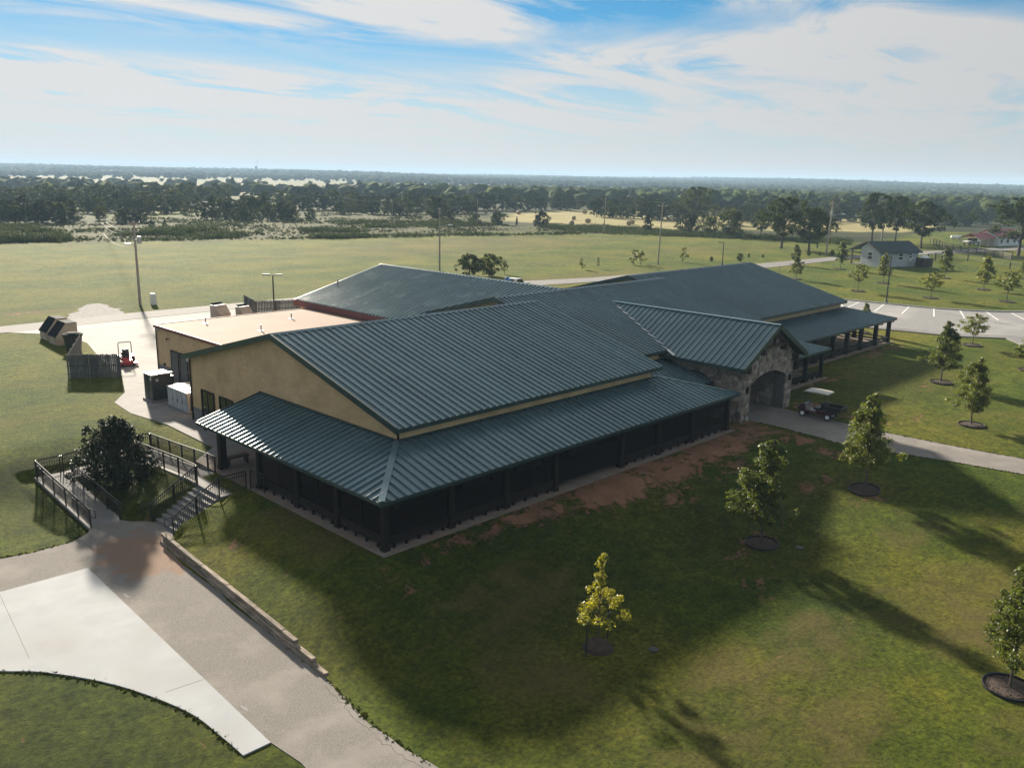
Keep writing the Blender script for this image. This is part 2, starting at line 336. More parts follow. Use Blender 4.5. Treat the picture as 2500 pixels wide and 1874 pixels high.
# ------------------------------------------------------------------ terrain height
def sstep(a, b, x):
    t = np.clip((np.asarray(x, float) - a) / (b - a), 0, 1); return t * t * (3 - 2 * t)
def _rect_d(x, y, x0, x1, y0, y1):
    dx = np.maximum(np.maximum(x0 - x, x - x1), 0); dy = np.maximum(np.maximum(y0 - y, y - y1), 0)
    return np.hypot(dx, dy)
def wall_line(y): return 16.22 - (39.4 - y) * .054     # line of the timber edging
def gz(x, y):
    """ground height: a raised building pad, a bank down to the lower path, flat fields, far hills"""
    x = np.asarray(x, float); y = np.asarray(y, float)
    d = np.minimum(_rect_d(x, y, 20.9, 9e9, 28.0, 46), np.minimum(_rect_d(x, y, 23.4, 9e9, 44, 9e9), _rect_d(x, y, -9e9, 9e9, 55, 9e9)))
    amp = 1.5 * (1 - sstep(36, 54, x)) + .12
    z = -amp * sstep(0, 7, d)
    def cut(z, x0, x1, y0, y1, zt, bl=.3):
        w = 1 - sstep(0, bl, _rect_d(x, y, x0, x1, y0, y1)); return z * (1 - w) + zt * w
    # lower path cut into the bank, stair and ramp runs
    w = (1 - sstep(-.15, .12, x - wall_line(y))) * (1 - sstep(43.1, 43.6, y)) * sstep(10, 16, y)
    z = z * (1 - w) + (-1.5) * w
    z = cut(z, 13.6, 16.8, 38.5, 43.2, -1.5)
    zs = np.clip(-1.5 + (x - 16.9) / 2.55 * 1.5, -1.6, 0) - .28
    z = cut(z, 16.4, 19.5, 39.6, 41.9, np.minimum(z, zs), .2)
    zr = -1.5 + (np.clip(y, 43, 51) - 43.1) / 7.9 * .6 - .12
    z = cut(z, 13.9, 15.9, 43.1, 51.4, zr - .05, .3)
    zu = -.06 - (np.clip(y, 43, 51) - 43) / 8 * .55 - .12
    z = cut(z, 19.45, 20.95, 43, 51, np.minimum(z, zu), .25)
    z = cut(z, 15.9, 19.5, 49.7, 51.05, np.minimum(z, -.95), .25)
    r = np.hypot(x, y)
    z = z + sstep(120, 220, r) * (.25 * np.sin(x * .021 + 1) * np.cos(y * .017) )
    far = sstep(700, 4200, r)
    z = z + far * (7 + 5 * np.sin(np.arctan2(x, y) * 9 + r * .0011) + 3 * np.sin(np.arctan2(x, y) * 23 + 1.3 + r * .0017)) - sstep(500, 900, r) * (1 - far) * 3
    return z

# ------------------------------------------------------------------ builders
def newobj(name, me, parent=None, **props):
    o = bpy.data.objects.new(name, me); COL.objects.link(o)
    if parent is not None: o.parent = parent
    for k, v in props.items():
        if v is not None: o[k] = v
    return o
def tag(o, label=None, category=None, group=None, kind=None):
    for k, v in (('label', label), ('category', category), ('group', group), ('kind', kind)):
        if v is not None: o[k] = v
    return o
def thing(name, label, category, loc=(0, 0, 0), rz=0.0, group=None):
    o = bpy.data.objects.new(name, None); COL.objects.link(o)
    o.empty_display_size = .3; o.location = loc; o.rotation_euler = (0, 0, rz)
    return tag(o, label, category, group)
def copy_tree(o, loc=None, rz=None, scale=None, label=None, parent=None):
    c = o.copy(); COL.objects.link(c)
    if parent is not None: c.parent = parent
    if loc is not None: c.location = loc
    if rz is not None: c.rotation_euler = (0, 0, rz)
    if scale is not None: c.scale = scale if not isinstance(scale, (int, float)) else (scale,) * 3
    if label is not None: c['label'] = label
    for ch in o.children: copy_tree(ch, parent=c)
    return c

class MB:
    """collects simple solids and links them as one mesh object"""
    def __init__(s): s.v = []; s.f = []; s.mi = []; s.m = 0
    def add(s, vs, fs):
        n = len(s.v); s.v += [tuple(p) for p in vs]; s.f += [tuple(i + n for i in f) for f in fs]; s.mi += [s.m] * len(fs); return s
    def box(s, x0, x1, y0, y1, z0, z1):
        return s.add([(x0, y0, z0), (x1, y0, z0), (x1, y1, z0), (x0, y1, z0), (x0, y0, z1), (x1, y0, z1), (x1, y1, z1), (x0, y1, z1)],
                     [(0, 3, 2, 1), (4, 5, 6, 7), (0, 1, 5, 4), (1, 2, 6, 5), (2, 3, 7, 6), (3, 0, 4, 7)])
    def prism(s, poly, axis, a, b):
        """polygon in the two other axes, extruded along axis from a to b"""
        n = len(poly)
        def P(u, v, w): return {'x': (w, u, v), 'y': (u, w, v), 'z': (u, v, w)}[axis]
        return s.add([P(u, v, a) for u, v in poly] + [P(u, v, b) for u, v in poly],
                     [tuple(range(n))[::-1], tuple(range(n, 2 * n))] + [(i, (i + 1) % n, n + (i + 1) % n, n + i) for i in range(n)])
    def bar(s, p, q, w, h=None, up=(0, 0, 1)):
        """square bar from p to q"""
        h = h or w; p = Vector(p); q = Vector(q); d = (q - p).normalized(); u = Vector(up)
        if abs(d.dot(u)) > .98: u = Vector((0, 1, 0))
        r = d.cross(u).normalized() * (w / 2); t = r.cross(d).normalized() * (h / 2)
        return s.add([p - r - t, p + r - t, p + r + t, p - r + t, q - r - t, q + r - t, q + r + t, q - r + t],
                     [(0, 3, 2, 1), (4, 5, 6, 7), (0, 1, 5, 4), (1, 2, 6, 5), (2, 3, 7, 6), (3, 0, 4, 7)])
    def tube(s, p, q, r0, r1=None, n=8, caps=True):
        r1 = r0 if r1 is None else r1; p = Vector(p); q = Vector(q); d = (q - p).normalized()
        u = d.orthogonal().normalized(); w = d.cross(u)
        vs = []
        for c, r in ((p, r0), (q, r1)):
            for i in range(n):
                a = 2 * PI * i / n; vs.append(c + u * (r * math.cos(a)) + w * (r * math.sin(a)))
        fs = [(i, (i + 1) % n, n + (i + 1) % n, n + i) for i in range(n)]
        if caps: fs += [tuple(range(n))[::-1], tuple(range(n, 2 * n))]
        return s.add(vs, fs)
    def path(s, pts, r, n=6):
        for a, b in zip(pts, pts[1:]): s.tube(a, b, r, r, n)
        return s
    def lathe(s, c, prof, n=16, axis='z'):
        vs = []; k = len(prof)
        for r, h in prof:
            for i in range(n):
                a = 2 * PI * i / n; x, y = r * math.cos(a), r * math.sin(a)
                o = {'z': (x, y, h), 'x': (h, x, y), 'y': (x, h, y)}[axis]
                vs.append((c[0] + o[0], c[1] + o[1], c[2] + o[2]))
        fs = [(j * n + i, j * n + (i + 1) % n, (j + 1) * n + (i + 1) % n, (j + 1) * n + i) for j in range(k - 1) for i in range(n)]
        fs += [tuple(range(n))[::-1], tuple((k - 1) * n + i for i in range(n))]
        return s.add(vs, fs)
    def mesh(s, name, mats, origin=(0, 0, 0), smooth=False):
        me = bpy.data.meshes.new(name)
        ox, oy, oz = origin
        me.from_pydata([(a - ox, b - oy, c - oz) for a, b, c in s.v], [], s.f)
        for mt in (mats if isinstance(mats, (list, tuple)) else [mats]): me.materials.append(mt)
        if s.m or any(s.mi): me.polygons.foreach_set('material_index', s.mi)
        me.update()
        bm = bmesh.new(); bm.from_mesh(me); bmesh.ops.recalc_face_normals(bm, faces=bm.faces); bm.to_mesh(me); bm.free()
        if smooth: me.shade_smooth()
        return me
    def build(s, name, mats, parent=None, origin=(0, 0, 0), smooth=False, bevel=0, **props):
        o = newobj(name, s.mesh(name, mats, origin, smooth), parent, **props)
        if bevel:
            md = o.modifiers.new('bevel', 'BEVEL'); md.width = bevel; md.segments = 1; md.limit_method = 'ANGLE'
        return o

# ------------------------------------------------------------------ ground sheet
def axis_pts(segs, lo, hi, g=1.07):
    """fine steps inside segs [(a, b, step)...], growing steps outwards"""
    p = []
    for a, b, st in segs: p += list(np.arange(a, b, st))
    p.append(segs[-1][1])
    st = segs[-1][2]; x = p[-1]; up = []
    while x < hi: st *= g; x += st; up.append(x)
    st = segs[0][2]; x = p[0]; dn = []
    while x > lo: st *= g; x -= st; dn.append(x)
    return np.array(dn[::-1] + p + up)
def in_poly(x, y, poly):
    c = np.zeros(x.shape, bool); n = len(poly)
    for i in range(n):
        x0, y0 = poly[i]; x1, y1 = poly[(i + 1) % n]
        if y0 == y1: continue
        k = ((y0 > y) != (y1 > y)) & (x < (x1 - x0) * (y - y0) / (y1 - y0) + x0); c ^= k
    return c
def poly_dist(x, y, poly):
    d = np.full(x.shape, 1e9); n = len(poly)
    for i in range(n):
        ax, ay = poly[i]; bx, by = poly[(i + 1) % n]; dx, dy = bx - ax, by - ay
        t = np.clip(((x - ax) * dx + (y - ay) * dy) / (dx * dx + dy * dy + 1e-9), 0, 1)
        d = np.minimum(d, np.hypot(x - ax - t * dx, y - ay - t * dy))
    return d
def soft(x, y, poly, bl):
    s = np.where(in_poly(x, y, poly), 1, -1) * poly_dist(x, y, poly); return sstep(-bl, bl, s)

# outlines of the fields, in metres
MEADOW = [(27.72, 222.64), (56.13, 205.23), (81.83, 197.35), (105.87, 189.50), (129.97, 184.47), (151.40, 185.09), (179.57, 177.98), (192.47, 160.40), (208.86, 188.45), (205.25, 225.90), (207.44, 253.53), (158.99, 268.41), (119.18, 293.20), (96.90, 268.21), (72.05, 261.67), (34.14, 270.33)]
MEADOW2 = [(171.57, 262.37), (166.82, 203.92), (194.12, 200.65), (249.92, 269.43), (236.94, 321.78), (199.49, 308.25)]
PASTURE = [(108.99, 297.28), (146.29, 296.28), (172.53, 357.31), (155.35, 371.91)]
HAY = [(221.78, 229.29), (274.40, 269.36), (350.86, 282.43), (384.07, 272.15), (353.54, 214.81), (389.50, 179.20), (427.71, 150.29), (363.73, 122.28), (301.77, 112.84), (265.52, 137.12), (258.22, 156.54), (229.54, 158.72), (234.94, 188.83), (219.90, 206.94)]
LAWN_END = [(20.37, 220.63), (55.80, 204.04), (81.32, 196.13), (105.18, 188.27), (129.07, 183.19), (149.14, 182.32), (184.25, 173.31), (190.91, 159.09), (224.45, 158.58), (226.48, 137.13), (229.44, 111.43), (241.40, 89.88), (219.62, 56.09), (208.11, 22.65)]
RIGHT_LAWN = [(249.01, 100.43), (296.27, 107.81), (324.29, 105.76), (295.97, 71.71), (223.36, 53.54), (223.98, 73.45)]

SOIL = [  # bare red earth: centre, radii, strength
    ((35.2, 27.0), (4.4, 1.7), 1.0), ((40, 26.8), (5, 1.8), .88), ((46, 26.9), (5, 1.5), .9), ((30, 27.3), (3.6, 1.1), .76), ((26, 27.4), (3, .8), .6), ((50.5, 27.6), (2.4, 2.2), .8), ((35.2, 28.4), (2.6, 1.6), 1.0),
    ((38, 24.6), (2.2, .8), .55), ((43.5, 24.9), (2.4, .8), .55), ((24.5, 27.0), (4, .6), .5), ((51.2, 25), (1.2, 3), .6), ((50.5, 21.5), (1.0, 2.2), .55), ((59.5, 27.2), (1.6, 2.2), .7), ((58.9, 23.5), (1.2, 2), .55),
    ((37.2, 19.6), (3.2, .8), .55), ((34.2, 17.4), (1.6, .6), .5), ((45.5, 20.5), (2, .9), .5), ((46, 17.2), (1.4, .6), .45), 
    ((20.4, 26.5), (1.0, 1.2), .3), ((17.3, 35), (.9, .9), .35), ((62.5, 21), (2, .8), .5), ((68, 30.5), (6, .9), .5), ((84, 32.8), (8, 1.0), .55), ((72, 24.5), (2, .5), .45),
    ((31, 106), (4, 1.5), .62), ((22, 101), (3, 1.4), .6), ((16.3, 42.2), (1.0, .6), .6), ((19, 74), (2, .5), .3), ((14.5, 62), (1.8, .7), .42)]
DRY = [((31, 13.5), (3.5, 1.6), .7), ((36.5, 9.2), (3.6, 1.6), .75), ((26, 14.6), (3, 1.2), .6), ((44, 14), (3, 2), .55), ((21, 19), (2.5, 3), .6), ((25.5, 9), (4, 2), .5), ((20.5, 33), (2.6, 5), .55), ((24, 23), (5, 3), .5), ((26, 12), (7, 4), .5), ((38, 9), (6, 5), .55), ((46, 10), (8, 4), .35), ((30, 4), (12, 3), .45), ((16.5, 60), (3, 1.6), .5), ((12, 58), (2.5, 1), .45),
    ((75, 24), (12, 5), .3), ((100, 92), (40, 6), .55), ((66, 18), (9, 5), .35), ((140, 150), (60, 25), .55), ((180, 110), (40, 14), .45), ((110, 110), (40, 8), .4), ((60, 150), (50, 14), .2), ((37, 106), (9, 4), .5)]
DEEP_GREEN = [((4, 24), (9, 9), 1.0), ((26, 24), (10, 5), .75), ((40, 22), (10, 5), .7), ((20, 12), (8, 6), .5), ((70, 27), (14, 5), .5), ((17.5, 45.5), (2.2, 4), .9), ((34, 14), (5, 4), .5), ((13, 46), (2, 4), .5)]  # darker, greener turf: centre, radii, strength
def ground():
    xs = axis_pts([(-4, 12, .5), (12, 24.5, .25), (24.5, 66, .5), (66, 140, 1.6)], -5200, 5200)
    ys = axis_pts([(0, 12, .6), (12, 36, .4), (36, 53, .25), (53, 120, 1.4)], -1000, 5200)
    X, Y = np.meshgrid(xs, ys); Z = gz(X, Y); nx, ny = len(xs), len(ys)
    v = np.stack([X, Y, Z], -1).reshape(-1, 3)
    i = np.arange(nx * ny).reshape(ny, nx)
    f = np.stack([i[:-1, :-1], i[:-1, 1:], i[1:, 1:], i[1:, :-1]], -1).reshape(-1, 4)
    me = bpy.data.meshes.new('ground'); me.from_pydata(v.tolist(), [], f.tolist()); me.materials.append(MT['grass']); me.shade_smooth()
    x, y = X.ravel(), Y.ravel()
    def blobs(lst):
        a = np.zeros(x.shape)
        for (cx, cy), (rx, ry), s in lst: a = np.maximum(a, s * np.exp(-(((x - cx) / rx) ** 2 + ((y - cy) / ry) ** 2) ** 1.5))
        return a
    r = np.hypot(x, y)
    beyond = soft(x, y, LAWN_END + [(8000, 1800), (8000, 9000), (-9000, 9000), (-3000, 260)], 2.0)
    meadow = np.maximum(soft(x, y, MEADOW, 2), soft(x, y, MEADOW2, 6))
    hay = soft(x, y, HAY, 2.5)
    far = sstep(430, 600, r)
    az = np.arctan2(x, y)
    pale = sstep(.25, .6, np.sin(x * .0031 + 1.7) * np.sin(y * .0046 + .4) + .55 * np.sin(x * .0012 + y * .0017) + .5 * (az < .62) - .25) * far * (1 - sstep(3200, 4200, r))
    pale = np.maximum(pale, sstep(880, 1000, r) * (1 - sstep(1750, 2100, r)) * (1 - sstep(.60, .70, az)))
    hay = np.maximum(hay, pale * .5)
    past = np.maximum(soft(x, y, PASTURE, 5), soft(x, y, RIGHT_LAWN, 5))
    wood = np.clip(beyond - meadow - hay - past, 0, 1)
    for n, a in (('soil', blobs(SOIL)), ('dry', blobs(DRY)), ('deep_green', blobs(DEEP_GREEN)), ('meadow', meadow), ('hay', hay), ('wood', wood)):
        at = me.attributes.new(n, 'FLOAT', 'POINT'); at.data.foreach_set('value', a.astype(np.float32))
    return newobj('ground', me, kind='structure')
ground()

def slab(name, poly, mat, z=.03, drop=.35, drape=False, step=2.0, kind='structure', parent=None):
    """a sheet of paving with its own thickness; draped ones follow the ground"""
    if not drape:
        return MB().prism(poly, 'z', z - drop, z).build(name, MT[mat], parent, kind=kind)
    bm = bmesh.new(); f = bm.faces.new([bm.verts.new((a, b, 0)) for a, b in poly])
    xs = [p[0] for p in poly]; ys = [p[1] for p in poly]
    for k, (lo, hi) in enumerate(((min(xs), max(xs)), (min(ys), max(ys)))):
        t = lo + step
        while t < hi:
            n = (1, 0, 0) if k == 0 else (0, 1, 0); c = (t, 0, 0) if k == 0 else (0, t, 0)
            bmesh.ops.bisect_plane(bm, geom=bm.verts[:] + bm.edges[:] + bm.faces[:], plane_co=c, plane_no=n); t += step
    for q in bm.verts: q.co.z = float(gz(q.co.x, q.co.y)) + z
    bm.normal_update()
    for q in bm.faces:
        if q.normal.z < 0: q.normal_flip()
    me = bpy.data.meshes.new(name); bm.to_mesh(me); bm.free(); me.materials.append(MT[mat]); return newobj(name, me, parent, kind=kind)
def ragged(pts, amp, step=.5, seed=1, closed=False):
    """subdivide an outline and make it uneven"""
    r = random.Random(seed); out = []
    for (a, b), (c, d) in zip(pts, pts[1:] + (pts[:1] if closed else [])):
        n = max(1, int(math.hypot(c - a, d - b) / step))
        for i in range(n):
            t = i / n; out.append((a + (c - a) * t + r.uniform(-amp, amp), b + (d - b) * t + r.uniform(-amp, amp)))
    return out if closed else out + [pts[-1]]

# lower asphalt path and the pale new concrete laid into it
slab('lower_path', ragged([(-14, 46.8), (3, 44.0), (8.6, 42.6), (11.5, 42.05), (13.2, 42.1), (14.05, 42.7), (14.35, 43.15)], .06, .5, 3) + [(15.95, 43.2), (16.2, 42.7), (16.95, 42.1), (16.95, 39.35), (16.24, 39.3), (15.42, 24.3)]
     + ragged([(15.35, 24), (15.0, 22), (14.84, 20.2), (14.9, 18.5), (15.04, 17.5), (15.5, 13), (16.2, 5)], .07, .45, 4) + [(11.5, 5), (11.9, 17.5), (12.2, 20.6), (12.05, 22.08), (11.6, 22.2), (11.4, 26), (10.4, 29.5), (9, 32.6), (-14, 38.6)], 'asphalt', z=-1.478)
def curve(pts, n=8):
    out = []
    P = [pts[0]] + pts + [pts[-1]]
    for i in range(1, len(P) - 2):
        for k in range(n):
            t = k / n; a, b, c, d = P[i - 1], P[i], P[i + 1], P[i + 2]
            out.append(tuple(.5 * (2 * b[j] + (c[j] - a[j]) * t + (2 * a[j] - 5 * b[j] + 4 * c[j] - d[j]) * t * t + (3 * b[j] - a[j] - 3 * c[j] + d[j]) * t ** 3) for j in (0, 1)))
    return out + [pts[-1]]
apron = slab('concrete_apron', [(-14, 39.2), (9.08, 38.76), (12.59, 38.63), (12.30, 30), (12.03, 22.06), (11.1, 22.08)] + curve([(11.1, 22.08), (11.07, 23.33), (10.88, 25.49), (9.83, 28.55), (8.38, 31.01), (7.24, 32.22), (5.0, 34.6), (-14, 40)], 5)[1:-1] + [(-14, 37.5)], 'white_conc', z=-1.452, drop=.3)
for a, b in (((12.15, 26.8), (10.85, 26.95)), ((9.0, 38.5), (8.25, 32.4))):
    d = Vector((b[0] - a[0], b[1] - a[1])).normalized(); nx_, ny_ = -d.y * .012, d.x * .012
    MB().prism([(a[0] + nx_, a[1] + ny_), (b[0] + nx_, b[1] + ny_), (b[0] - nx_, b[1] - ny_), (a[0] - nx_, a[1] - ny_)], 'z', -1.4515, -1.449).build('slab_joint', MT['conc'], apron)
# mortar spilt along the edge of the pale slab
for k, (cx, cy, rr) in enumerate(((12.72, 36.0, .22), (12.66, 34.9, .28), (12.25, 24.3, .22))):
    rr_ = random.Random(k); pl = [(cx + .1 + rr * .35 * rr_.uniform(.5, 1.2) * math.cos(a * PI / 5), cy + rr * 1.1 * rr_.uniform(.6, 1.2) * math.sin(a * PI / 5)) for a in range(10)]
    MB().prism(pl, 'z', -1.5, -1.472).build('spilt_concrete', MT['lot'], kind='structure')
# entry path in front of the stone porch
slab('entry_path', ragged([(52.5, 28.6), (52.6, 26), (52.5, 22), (53.1, 19), (53.9, 16), (54.6, 12.3), (55.6, 6), (57, -4)], .06, .5, 8) + ragged([(60.2, -4), (58.8, 6), (57.8, 13), (57.3, 17.5), (57.1, 22), (57.2, 28.6)], .06, .5, 9) + [(57.2, 34), (52.5, 34)], 'asphalt', z=.02, drape=True, step=1.5)
# service yard and road behind
slab('service_yard', [(22.7, 61.0), (24.4, 63.4), (26.3, 68.6), (26.6, 71.5), (28.2, 79.2), (29.3, 84), (29.2, 89.8), (25.5, 94.4), (60, 94.6), (60, 60), (28.5, 60), (28.5, 45.2), (20.9, 45.2), (22.9, 47.0), (23.0, 53.4), (22.4, 57.6)], 'conc', z=.03, drop=.3)
slab('service_road', [(-60, 87.0), (8, 92.6), (25, 94.3), (40, 94.62), (60, 94.6), (82, 91.4), (103, 86.9), (128, 83.4), (157, 80.6), (184, 80.2), (196, 78.5), (197, 82.6), (184, 84.4), (157, 86.2), (130, 88.6), (110, 90.2), (92, 95.3), (70, 98.4), (40, 99.0), (24, 98.2), (8, 96.9), (-60, 91.5)], 'road', z=.045, drape=True, step=6)
slab('drive', [(196, 78.5), (197, 82.6), (215, 80), (238, 74), (262, 68), (300, 60), (300, 54), (262, 62), (236, 68), (214, 74)], 'road', z=.045, drape=True, step=8)
slab('gravel_patch', ragged([(32.48, 99.03), (35.96, 105.50), (39.32, 108.97), (39.98, 105.11), (38.68, 96.09), (35.30, 97.58)], .5, 1.2, 5, True), 'gravel', z=.02, drape=True, step=3)
# car park
LOT_FAR = curve([(110, 72), (117.0, 58), (118.36, 51.1), (119.2, 45), (120.2, 39.6), (122.6, 35), (126.4, 31.3), (134, 26), (146, 20)], 4)
slab('parking_lot', LOT_FAR + [(146, 4), (112, 10), (104.6, 27.2), (101.4, 30.8), (99.4, 38.2), (98, 50), (96, 72)], 'lot', z=.03, drop=.3)
slab('pavement', [(104.8, 27.0), (101.5, 30.9), (99.5, 38.3), (98.6, 46), (97.0, 46), (97.6, 38.3), (99.6, 30.6), (102.6, 26.8), (98.8, 23.6), (96, 20), (97, 12), (111, 9.8)], 'conc', z=.10, drop=.4)
kb = MB()
for (a, b), (c, d) in zip(LOT_FAR, LOT_FAR[1:]): kb.bar((a, b, .06), (c, d, .06), .18, .26)
kb.build('kerb', MT['kerb'], kind='structure')
lot_o = bpy.data.objects['parking_lot']
for a, b in (((115.94, 51.17), (108.18, 46.92)), ((118.1, 49.4), (110.4, 47.9)), ((118.6, 46.24), (110.8, 44.3)), ((119.3, 43.2), (111.6, 41.2)), ((120.0, 40.3), (112.7, 37.7)), ((121.5, 37.6), (114.4, 34.7)), ((122.8, 34.8), (116.1, 31.4)), ((124.2, 32.2), (119.3, 29.4)), ((127.5, 29.6), (122, 26.6))):
    d = (Vector(b) - Vector(a)).normalized(); n = Vector((-d.y, d.x)) * .075
    MB().prism([(a[0] + n.x, a[1] + n.y), (b[0] + n.x, b[1] + n.y), (b[0] - n.x, b[1] - n.y), (a[0] - n.x, a[1] - n.y)], 'z', .030, .036).build('painted_line', MT['white'], lot_o)

# cracks along the crumbling right edge of the lower path
path_o = bpy.data.objects['lower_path']; rc = random.Random(12)
for (x0_, y0_), (x1_, y1_), n_ in (((15.05, 23.6), (14.62, 20.4), 14), ((14.55, 20.0), (14.75, 17.4), 12), ((14.7, 17.0), (15.3, 12.5), 18), ((14.45, 16.2), (14.9, 12.9), 9)):
    m_ = MB(); p_0 = Vector((x0_, y0_, -1.4775))
    for i_ in range(n_):
        t_ = (i_ + 1) / n_; p_1 = Vector((x0_ + (x1_ - x0_) * t_ + rc.uniform(-.09, .09), y0_ + (y1_ - y0_) * t_ + rc.uniform(-.05, .05), -1.4775)); m_.bar(p_0, p_1, rc.uniform(.006, .018), .006); p_0 = p_1
    m_.build('crack', MT['rubber'], path_o)

# ------------------------------------------------------------------ the main building
BO = (20.9, 27.9, 0.0)
hall = thing('community_hall', 'long tan block hall with stepped dark green metal roofs and screened porches', 'building', BO)
def part(mb, name, mat, parent=None, **k):
    return mb.build(name, MT[mat] if isinstance(mat, str) else mat, parent or hall, BO, **k)
TP = .2617; ZE = 4.27; ZR = 7.2; HW = 11.2

def slope_panels(parent, O, U, V, width, vmin, vmax, pitch, rib=.08, joined=False, name='panel', seed=0):
    """standing seam panels on a slope: O eave corner, U along the eave, V up the slope (unit vectors)"""
    O, U, V = Vector(O), Vector(U).normalized(), Vector(V).normalized(); Nn = U.cross(V).normalized()
    if Nn.z < 0: Nn = -Nn
    n = max(1, int(round(width / pitch))); w = width / n; rr = random.Random(seed)
    big = MB()
    def P(u, v, h): return O + U * u + V * v + Nn * h
    for i in range(n):
        u0, u1 = i * w, (i + 1) * w
        a0, a1, b0, b1 = vmin(u0), vmin(u1), vmax(u0), vmax(u1)
        if b0 - a0 < .02 and b1 - a1 < .02: continue
        b0 = max(b0, a0 + .005); b1 = max(b1, a1 + .005)
        mb = big if joined else MB()
        dz = rr.uniform(-.004, .004); e = .008 + dz
        # pan with a slight crown, then the folded seam at its far side
        um = (u0 + u1) / 2; am, bm_ = (a0 + a1) / 2, (b0 + b1) / 2
        s0, s1 = u1 - .10, u1 - .012
        def A(u): t = (u - u0) / (u1 - u0); return a0 + (a1 - a0) * t
        def B(u): t = (u - u0) / (u1 - u0); return b0 + (b1 - b0) * t
        sec = [(u0, e), (um - .03, e + .004 + dz), (s0, e), (s0 + .018, e + rib), (s1 - .018, e + rib), (s1, e), (u1, e)]
        vs = [P(u, A(u), h) for u, h in sec] + [P(u, B(u), h) for u, h in sec]; k = len(sec)
        fs = [(j, j + 1, k + j + 1, k + j) for j in range(k - 1)]
        fs += [(2, 3, 4, 5), (k + 5, k + 4, k + 3, k + 2)]
        # front lip over the gutter
        vs += [P(u0, a0, -.03), P(u1, a1, -.03)]; fs.append((0, 2 * k, 2 * k + 1, k - 1))
        mb.add(vs, fs)
        if not joined: part(mb, name, 'roof', parent)
    if joined: part(big, name, 'roof', parent, kind='stuff')

def gable(x0, x1, ye, wall_in, rakeL, rakeR, joined, pitch=.46, zt=.24):
    """one section: walls, deck with fascia, two panelled slopes and a ridge cap"""
    yr = ye + HW; yb = ye + 2 * HW
    wx0, wx1 = x0 + rakeL, x1 - rakeR
    zw = ZE + TP * .4 - .2
    part(MB().prism([(ye + .4, -.3), (yb - .4, -.3), (yb - .4, zw), (yr, ZR - .22), (ye + .4, zw)], 'x', wx0, wx1), 'wall', 'wall')
    deck = part(MB().prism([(ye, ZE), (yr, ZR), (yb, ZE), (yb, ZE - zt), (yr, ZR - zt), (ye, ZE - zt)], 'x', x0, x1), 'roof', 'roofdark')
    L = math.hypot(HW, ZR - ZE); c, s = HW / L, (ZR - ZE) / L
    slope_panels(deck, (x0 + .02, ye, ZE), (1, 0, 0), (0, c, s), x1 - x0 - .04, lambda u: -.04, lambda u: L - .08, pitch, joined=joined, seed=int(x0))
    slope_panels(deck, (x0 + .02, yb, ZE), (1, 0, 0), (0, -c, s), x1 - x0 - .04, lambda u: -.04, lambda u: L - .08, pitch, joined=True, seed=int(x0))
    part(MB().prism([(yr - .24, ZR - .015), (yr, ZR + .085), (yr + .24, ZR - .015), (yr + .22, ZR - .03), (yr, ZR + .05), (yr - .22, ZR - .03)], 'x', x0 - .03, x1 + .03), 'ridge_cap', 'roof', deck)
    for xx in (x0 - .02, x1 - .10):
        rk = MB()
        for ya, yb_ in ((ye, yr), (yr, yb)):
            za, zb = (ZE, ZR) if ya == ye else (ZR, ZE)
            rk.add([(xx, ya, za - .26), (xx + .12, ya, za - .26), (xx + .12, ya, za + .075), (xx, ya, za + .075), (xx, yb_, zb - .26), (xx + .12, yb_, zb - .26), (xx + .12, yb_, zb + .075), (xx, yb_, zb + .075)],
                   [(0, 3, 2, 1), (4, 5, 6, 7), (0, 1, 5, 4), (1, 2, 6, 5), (2, 3, 7, 6), (3, 0, 4, 7)])
        part(rk, 'rake_trim', 'roofdark', deck)
    part(MB().box(x0, x1, ye - .06, ye - .004, ZE - .20, ZE + .0), 'gutter', 'roofdark', deck)
    return deck
gable(24.4, 45.8, 31.4, .4, .4, .6, False)
gable(44.6, 65.95, 34.44, .4, .5, .65, True)
gable(64.6, 86.4, 37.42, .4, .6, .5, True)

# rear wing with its ridge across the others
xr, xe, y0, y1 = 52.5, 42.7, 46.0, 69.8; zeD = 4.6
hwD = xr - xe; LD = math.hypot(hwD, ZR - zeD)
part(MB().prism([(xe + .4, -.3), (2 * xr - xe - .4, -.3), (2 * xr - xe - .4, zeD - .1), (xr, ZR - .25), (xe + .4, zeD - .1)], 'y', y0 + 2, y1 - .4), 'wall', 'wall')
dk = part(MB().prism([(xe, zeD), (xr, ZR), (2 * xr - xe, zeD), (2 * xr - xe, zeD - .24), (xr, ZR - .24), (xe, zeD - .24)], 'y', y0, y1), 'roof', 'roofdark')
slope_panels(dk, (xe, y1 - .02, zeD), (0, -1, 0), (hwD / LD, 0, (ZR - zeD) / LD), y1 - y0, lambda u: -.04, lambda u: LD - .06, .46, joined=True)
slope_panels(dk, (2 * xr - xe, y1 - .02, zeD), (0, -1, 0), (-hwD / LD, 0, (ZR - zeD) / LD), y1 - y0, lambda u: -.04, lambda u: LD - .06, .46, joined=True)
part(MB().prism([(xr - .24, ZR - .015), (xr, ZR + .085), (xr + .24, ZR - .015), (xr, ZR + .04)], 'y', y0, y1 + .03), 'ridge_cap', 'roof', dk)
part(MB().box(xe - .10, xe - .005, y0 + 8, y1, zeD - .55, zeD - .05), 'flashing', 'redtrim', dk)
vp = MB().tube((46.3, 68.1, 5.4), (46.3, 68.1, 6.3), .06); part(vp, 'vent_pipe', 'darkmetal', dk)

